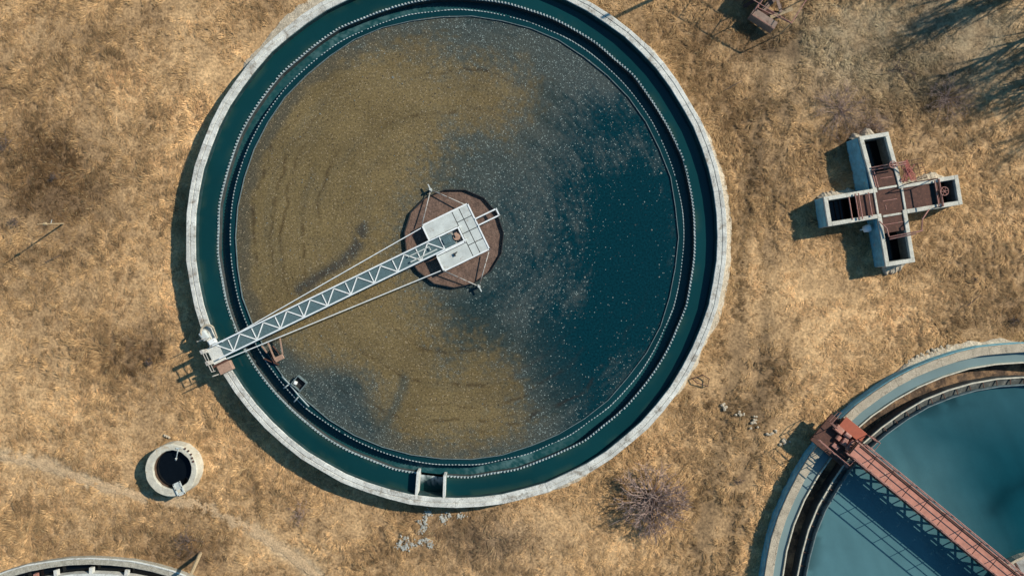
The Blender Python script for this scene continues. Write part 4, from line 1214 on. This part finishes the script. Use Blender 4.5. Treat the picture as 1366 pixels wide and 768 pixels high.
def build_bushes():
    data = [(868, 665, 120, 2.5, 1.6, 'twig', 'large leafless purple-grey bush between the big tank and the red bridge tank', .045),
            (1262, 132, 44, 1.7, .8, 'twig', 'wide leafless bush in grass up and right of the cross chamber', .022),
            (1118, 148, 50, 2.0, .7, 'twig', 'low bare bush in grass up and left of the cross chamber', .020),
            (1160, 168, 30, 1.2, .5, 'twig', 'low bare bush just above the north pit of the cross chamber', .018),
            (8, 192, 16, .7, .6, 'twig_dark', 'small dark bush at the left photo edge', .022),
            (1200, 95, 18, 1.1, .5, 'twig_dark', 'small dark bush in the greenish grass under the tree shadows', .02),
            (402, 684, 18, 1.0, .35, 'twig', 'faint low brush between the dirt path and the big tank', .016),
            (252, 722, 26, 1.2, .5, 'twig_dark', 'spread dead weed beside the leaning wooden post', .018),
            (1040, 15, 14, .7, .5, 'twig_dark', 'dark weeds grown inside the rusty frame', .02),
            (200, 484, 14, .32, .4, 'twig_dark', 'small dark weed clump in the brown stain left of the white bridge end', .02),
            (1352, 428, 12, .35, .4, 'twig_dark', 'dark weed clump at the right photo edge above the teal tank', .02),
            (1298, 372, 10, .3, .3, 'twig_dark', 'tiny dark weed clump below right of the cross chamber', .018),
            (72, 238, 12, .35, .35, 'twig_dark', 'dark weed clump in the brown patch above the leaning post', .018),
            (912, 463, 10, .25, .3, 'twig_dark', 'tiny dark weed clump right beside the big tank wall', .018),
            (20, 295, 14, .45, .4, 'twig_dark', 'dark weed clump left of the leaning post', .018),
            (985, 640, 12, .35, .3, 'twig_dark', 'dark weed clump between the purple bush and the teal tank', .018)]
    for px, py, n, R, Ht, m, lab, r0 in data:
        b = P(px, py); mb = MB(); twigs(mb, b, n, R, Ht, int(px), r0)
        mb.build_thing('bare_bush', m, lab, 'bush', 'leafless bushes in the grass', loc=b)


def build_trees():
    rnd = random.Random(31)
    for i, (px, py, Ht, lab) in enumerate(((1436, 18, 8.5, 'tall bare tree behind the upper right corner'), (1470, 70, 7.0, 'bare tree right of the photo with shadow on grey grass'),
                                           (1425, -50, 9.5, 'bare tree above the upper right corner'), (1520, 5, 11.0, 'forked bare tree farthest right of the field'), (1330, -85, 7.5, 'young bare tree above the greenish grass'), (1590, 30, 13.0, 'very tall bare tree well right of the grey grass'), (1640, -60, 15.0, 'tallest bare tree far outside the right photo edge'), (1560, 95, 11.0, 'bare tree low on the right outside the photo'), (1500, -150, 13.0, 'bare tree far above the field'), (1420, 85, 5.5, 'low bare tree right of the grey grass'), (1530, -90, 12.0, 'slender bare tree above and right of the field corner'), (1290, -120, 10.0, 'bare tree standing above the greenish grass'), (1385, -20, 8.0, 'slim bare tree nearest the upper right corner'), (1455, -95, 11.0, 'highest bare tree far above the upper right corner'))):
        b = P(px, py); t = thing('bare_tree', lab, 'tree', b, 'leafless trees by the field corner')
        mb = MB(); lean = Vector((rnd.gauss(0, .3), rnd.gauss(0, .3), 0)); top = b + lean + Vector((0, 0, Ht * .75))
        mb.tube([b, b + lean * .3 + Vector((0, 0, Ht * .3)), top], .2, 8, .06); mb.build('trunk', 'bark', t, smooth=True)
        cr = MB()
        for k in range(24):
            f = rnd.uniform(.2, 1.0); s = b + lean * f + Vector((0, 0, Ht * .75 * f)); a = rnd.uniform(0, 6.28)
            ln = Ht * .32 * (1.15 - f * .5) * rnd.uniform(.6, 1.1); e = s + Vector((math.cos(a) * ln * .42, math.sin(a) * ln * .42, ln * 1.25))
            m = s.lerp(e, .5) + Vector((rnd.gauss(0, .15), rnd.gauss(0, .15), -.1)); cr.tube([s, m, e], .075 * (1.2 - f * .6), 4, .015)
            for _ in range(5):
                g = rnd.uniform(.3, 1); s2 = m.lerp(e, g); q = Vector((rnd.gauss(0, .7), rnd.gauss(0, .7), rnd.gauss(1.0, .5))).normalized(); e2 = s2 + q * rnd.uniform(.4, 1.3)
                cr.tube([s2, e2], .018, 3, .008)
                for _ in range(3):
                    q2 = Vector((rnd.gauss(0, 1), rnd.gauss(0, 1), rnd.gauss(.4, .6))).normalized(); s3 = s2.lerp(e2, rnd.uniform(.3, .9)); cr.tube([s3, s3 + q2 * rnd.uniform(.2, .5)], .009, 3, .005)
        cr.build('crown', 'bark', t)


# ------------------------------------------------------------------ small things
def build_small():
    # lamp post at the left, tilted
    b = P(84, 298); top = P(50, 299, 4.3)
    t = thing('leaning_post', 'thin pale wooden post leaning over the grass near the left edge', 'post', b)
    mb = MB(); mb.tube([b - Vector((0, 0, .2)), top], .055, 7, .02); mb.build('shaft', 'wood', t)
    mb = MB(); d = (top - b).normalized(); q = b.lerp(top, .72); mb.box(q, (.16, .16, .2), .4); mb.build('cap', 'wood', t)
    mb = MB(); q2 = b.lerp(top, .5); mb.tube([q2, q2 + Vector((.1, .25, .05))], .02); mb.build('bracket', 'light_grey', t)
    # wooden post at the bottom
    b = P(266.5, 737); top = P(255, 765, 2.35)
    t = MB().tube([b - Vector((0, 0, .2)), top], .13, 8, .11).build_thing('wooden_post', 'wood', 'leaning wooden post casting a broad shadow onto the corner tank rim', 'post', loc=b)
    # tall pole outside the upper edge
    b = P(1004, -66)
    MB().tube([b - Vector((0, 0, .2)), b + Vector((0, 0, 9.6))], .17, 10, .10).build_thing('utility_pole', 'pole', 'tall grey pole beyond the top edge with shadow reaching the big tank rim', 'pole', loc=b)
    # rusty frame at the top
    f0 = P(997, 26); f1 = P(1022, 42); u = (f1 - f0).normalized(); n = Vector((-u.y, u.x, 0)); W = 1.62; D = 3.0
    t = thing('rusty_frame', 'rusty open steel frame with sheet sides at the top edge of the field', 'steel frame', f0)
    def fp(a, d, z): return Vector((f0.x + u.x * a + n.x * d, f0.y + u.y * a + n.y * d, z))
    L = 1.75
    def sheet(a0, d0, a1, d1, z0, z1, m='rust_sheet'):
        a = fp(a0, d0, (z0 + z1) / 2); b_ = fp(a1, d1, (z0 + z1) / 2); mb = MB(); mb.bar(a, b_, .04, z1 - z0); mb.build('side_sheet', m, t)
    sheet(0, 0, L, 0, .05, .8); MB().bar(fp(-.05, .24, .86), fp(L, .24, .84), .52, .03).build('bench_plate', 'rust_sheet', t); sheet(0, .06, 0, 1.1, .05, .75)
    for a, d in ((0, 0), (L + .6, .3), (0, D), (L + .6, D), (0, 1.2)):
        MB().tube([fp(a, d, -.1), fp(a, d, 2.1)], .035).build('post', 'rust_pale' if a == 0 else 'wood', t)
    mb = MB()
    for a0, d0, a1, d1, z in ((0, 0, L + .6, .3, 2.1), (0, 0, 0, D, 2.1), (L + .6, .3, L + .6, D, 2.1), (0, D, L + .6, D, 2.1), (0, 0, 0, D, 1.2), (0, 0, L, 0, .93), (-3.6, .15, L + .6, .3, 2.16), (-3.6, 1.2, 0, 1.2, 1.6), (-2.4, .2, -2.4, D, 2.1), (-1.2, .2, -1.2, D, 2.1)):
        mb.tube([fp(a0, d0, z), fp(a1, d1, z)], .03)
    mb.build('top_rail', 'rust_pale', t)
    mb = MB(); mb.bar(fp(.2, 1.7, 2.0), fp(.3, 4.6, 2.15), 1.5, .04); mb.bar(fp(1.2, 2.2, 2.05), fp(1.4, 4.4, 2.2), 1.0, .04); mb.build('roof_sheet', 'rust_sheet', t)
    for k, (a0, d0, a1, d1, w_) in enumerate(((.2, .7, 1.5, 1.3, .3), (.5, 1.0, .9, 2.6, .35), (1.2, .8, 2.1, 2.0, .25), (-.7, .4, .1, 1.8, .22), (1.6, 1.4, .3, 2.4, .2), (-1.3, .9, -.2, 2.9, .3), (-1.0, 1.8, .8, 2.2, .25))):
        MB().bar(fp(a0, d0, .12 + .07 * k), fp(a1, d1, .25 + .1 * k), w_, .04).build('loose_plank', ('rust', 'rust_sheet', 'wood')[k % 3], t)
    for a in (-2.4, -1.6, -.9, -.5, .4):
        MB().tube([fp(a, .5, -.05), fp(a + .4, 2.6, 1.6)], .03).build('loose_rod', 'rust_bar', t)
    # thin fence line whose wires run down left of the frame
    # stones
    def stone(px, py, s, seed, m='stone'):
        rnd = random.Random(seed); bm = bmesh.new(); bmesh.ops.create_icosphere(bm, subdivisions=1, radius=1)
        for v in bm.verts: v.co = Vector((v.co.x * s * rnd.uniform(.7, 1.25), v.co.y * s * rnd.uniform(.6, 1.1), v.co.z * s * rnd.uniform(.45, .7)))
        me = bpy.data.meshes.new('stone'); bm.to_mesh(me); bm.free(); me.materials.append(M[m]); return me
    kinds = [stone(0, 0, 1, k) for k in range(6)]
    rnd = random.Random(77)
    def scatter(pts, lab, grp, smin, smax, name='stone', zoff=.22):
        for x, y in pts:
            o = bpy.data.objects.new(name, kinds[rnd.randrange(6)]); COL.objects.link(o); s = rnd.uniform(smin, smax)
            o.location = P(x, y, .1); o.location.z = zoff * s + .06; o.scale = (s, s, s); o.rotation_euler = (0, 0, rnd.uniform(0, 6.28)); tagp(o, lab, 'stone', grp)
    pts = []
    for (x, y), k, sp in (((966, 541), 12, (2, 6)), ((987, 552), 11, (6, 3)), ((1006, 563), 13, (4, 6)), ((1030, 578), 9, (7, 4)), ((1047, 588), 14, (5, 4))):
        for _ in range(k): pts.append((x + rnd.gauss(0, sp[0] * .55), y + rnd.gauss(0, sp[1] * .55)))
    scatter(pts, 'pale stone lying in the broken line between the two big tanks', 'pale stones in a broken line', .05, .14)
    pts = []
    for k in range(46):
        f = rnd.random(); x = 1211 + 56 * f; y = 487 - 21 * f - rnd.uniform(3, 11) * (1 - abs(f - .5)); pts.append((x, y))
    scatter(pts, 'whitish rubble stone heaped along the rim of the teal tank', 'white rubble along the rim', .06, .16)
    pts = [(227 + rnd.gauss(0, 26), 627 + 0) for _ in range(0)]
    scatter([(222, 581.5), (225, 583), (219.5, 580.5)], 'small pale stone above the round well', 'stones above the well', .09, .16)
    b = P(263, 604)
    MB().box((b.x, b.y, .14), (.32, .2, .16), -.3, .85).build_thing('brick', 'white_paint', 'single white brick on the grass right of the well', 'brick', loc=b, bevel=.02)
    # spilled mortar, broken flat lumps
    rs = random.Random(12)
    mb = MB()
    for px, py, rx, ry, k, lab in SPILLS:
        c = P(px, py); spots = [(c.x + rs.gauss(0, rx * .45), c.y + rs.gauss(0, ry * .45)) for _ in range(max(3, k // 9))]
        for q in range(int(k * 2.2)):
            sx, sy = spots[rs.randrange(len(spots))]
            x = sx + rs.gauss(0, .13); y = sy + rs.gauss(0, .11); s = rs.uniform(.015, .065) if q > 6 else rs.uniform(.06, .13); n_ = rs.randint(5, 9)
            mb.prism([(x + s * rs.uniform(.3, 1.5) * math.cos(6.283 * i / n_), y + s * rs.uniform(.3, 1.4) * math.sin(6.283 * i / n_)) for i in range(n_)], -.05, rs.uniform(.06, .12))
    tagp(mb.build('spilled_mortar', 'spill'), 'crumbs of whitish mortar splashed over the grass below the outlet of the large tank', 'spill', kind='stuff')
    # small wire cage beside the wall
    c = P(931, 507); t = thing('wire_hoop', 'small dark square wire hoop on the grass right of the big tank', 'wire hoop', c)
    mb = MB(); pts = [P(924, 505, .2), P(929, 510, .28), P(944, 515, .25), P(946, 505, .3), P(938, 500, .3), P(928, 503, .25)]
    mb.tube(pts + [pts[0]], .035); mb.build('hoop', 'rust_bar', t)
    mb = MB()
    for p in pts[::2]: mb.tube([(p.x, p.y, -.05), p], .03)
    mb.build('peg', 'rust_bar', t)
    # loose planks and sticks
    for (x0, y0, x1, y1, lab) in ((266, 590, 272, 588, None), (1172, 262, 1174, 262, None)):
        pass
    sticks = [((1290, 408), (1308, 393), 'thin dark stick in the grass right of the cross chamber'), ((968, 120), (990, 108), 'thin pale stick in the grass right of the big tank top'),
              ((60, 350), (82, 340), 'short dark stick below the leaning post')]
    for a, b_, lab in sticks:
        p, q = P(*a, .25), P(*b_, .3)
        MB().tube([p, p.lerp(q, .5) + Vector((.03, .04, .03)), q], .025, 5, .015).build_thing('stick', 'bark', lab, 'stick', loc=p)


M['rust_sheet'] = mat('brown_grey_rusty_sheet', (.24, .17, .13), .85, bump=.3, var=.3, vscale=4, spot=(.13, .075, .05), spot_scale=5)
M['spill'] = mat('dried_mortar', (.44, .43, .37), .95, bump=.7, bscale=14, var=.3, vscale=4)


def build_strips():
    # crumbled gravel strips at the foot of the walls (real ground cover next to the concrete)
    def strip(c, r0, a0, a1, wmin, wmax, seed, z=.05):
        rnd = random.Random(seed); n = int(abs(a1 - a0) / .012); vs = []; fs = []
        w = (wmin + wmax) / 2
        for i in range(n + 1):
            f = i / n; a = a0 + (a1 - a0) * f; w = min(wmax, max(wmin, w + rnd.uniform(-.09, .09))); ww = w * min(1, 6 * f, 6 * (1 - f)) + .02
            for k, (r, zz) in enumerate(((r0 - .25, z + .09), (r0 + ww * .5, z + .07), (r0 + ww, z - .06))):
                vs.append((c.x + (r) * math.cos(a), c.y + r * math.sin(a), zz))
        for i in range(n):
            for k in range(2): fs.append((i * 3 + k, i * 3 + k + 1, i * 3 + k + 4, i * 3 + k + 3))
        mb = MB(); mb.add(vs, fs); o = mb.build('gravel', 'gravel'); o['kind'] = 'structure'
    for k, (nm, R, d0, d1, w) in enumerate(STRIPS):
        strip(C1 if nm == 'C1' else C3, R * (S1 if nm == 'C1' else S3), math.radians(d0), math.radians(d1), w * .6, w * 1.4, k + 1, .10)


def build_soil_banks():
    rnd = random.Random(44)
    for (u0, v0, u1, v1, du, dv) in ((XW + .1, XW, XARM['e'] - .1, XW, 0, 1), (XW - .2, XARM['n'], -XW + .0, XARM['n'], 0, 1), (-XARM['w'] + .2, XW, -XW - .5, XW, 0, 1), (XW, -2.2, XW, -XARM['s'] + .1, 1, 0), (-.6, -XARM['s'], XW, -XARM['s'], 0, -1)):
        vs = []; fs = []; n = 26; w = .4; h = .55
        for i in range(n + 1):
            f = i / n; u = u0 + (u1 - u0) * f; v = v0 + (v1 - v0) * f; w0 = w = min(.6, max(.2, (w if i == 0 else w0) + rnd.uniform(-.1, .1))); w = w * min(1, 5 * f + .2, 5 * (1 - f) + .2)
            h = min(.7, max(.35, h + rnd.uniform(-.06, .06)))
            for k, (a, z) in enumerate(((-.02, h), (.35 * w, h * .62 + rnd.uniform(-.015, .015)), (w, .2), (w + .15, -.1))):
                p = XP(u + du * a, v + dv * a, z); vs.append((p.x, p.y, z))
        for i in range(n):
            for k in range(3): fs.append((i * 4 + k, i * 4 + k + 1, i * 4 + k + 5, i * 4 + k + 4))
        mb = MB(); mb.add(vs, fs); o = mb.build('soil_bank', 'gravel'); o['kind'] = 'structure'


def build_light():
    w = bpy.data.worlds.new('World'); SC.world = w; w.use_nodes = True; nt = w.node_tree
    bg = nt.nodes['Background']; sky = nt.nodes.new('ShaderNodeTexSky'); sky.sky_type = 'NISHITA'; sky.sun_disc = False
    el = math.radians(36); sky.sun_elevation = el; sky.sun_rotation = math.radians(64)
    tint = nt.nodes.new('ShaderNodeVectorMath'); tint.operation = 'MULTIPLY'; tint.inputs[1].default_value = (.40, .86, 1.08)
    nt.links.new(sky.outputs[0], tint.inputs[0]); nt.links.new(tint.outputs[0], bg.inputs['Color']); bg.inputs['Strength'].default_value = .08
    s = bpy.data.lights.new('sun', 'SUN'); s.energy = 4.4; s.angle = math.radians(.53); s.color = (1, .93, .82)
    o = bpy.data.objects.new('sun', s); COL.objects.link(o); az = math.radians(26)
    d = Vector((-math.cos(az) * math.cos(el), -math.sin(az) * math.cos(el), -math.sin(el)))
    o.rotation_euler = d.to_track_quat('-Z', 'Y').to_euler(); o.location = (20, 10, 30)


def build_camera():
    cam = bpy.data.cameras.new('camera'); cam.sensor_width = 36; cam.lens = 18 * H / (683 * MPP); cam.clip_end = 3000; cam.clip_start = .5
    o = bpy.data.objects.new('camera', cam); COL.objects.link(o); o.location = (0, 0, H); o.rotation_euler = (0, 0, 0); SC.camera = o
    v = SC.view_settings; v.view_transform = 'Standard'; v.look = 'None'; v.exposure = .3; v.gamma = 1; v.use_curve_mapping = False


build_soil_banks(); build_ground(); build_grass(); build_path(); build_strips()
build_large_tank(); build_feed_well(); build_bridge(); build_scum_box()
build_red_tank(); build_red_bridge(); build_corner_tank()
build_well(); build_chamber(); build_bushes(); build_trees(); build_small()
build_light(); build_camera()
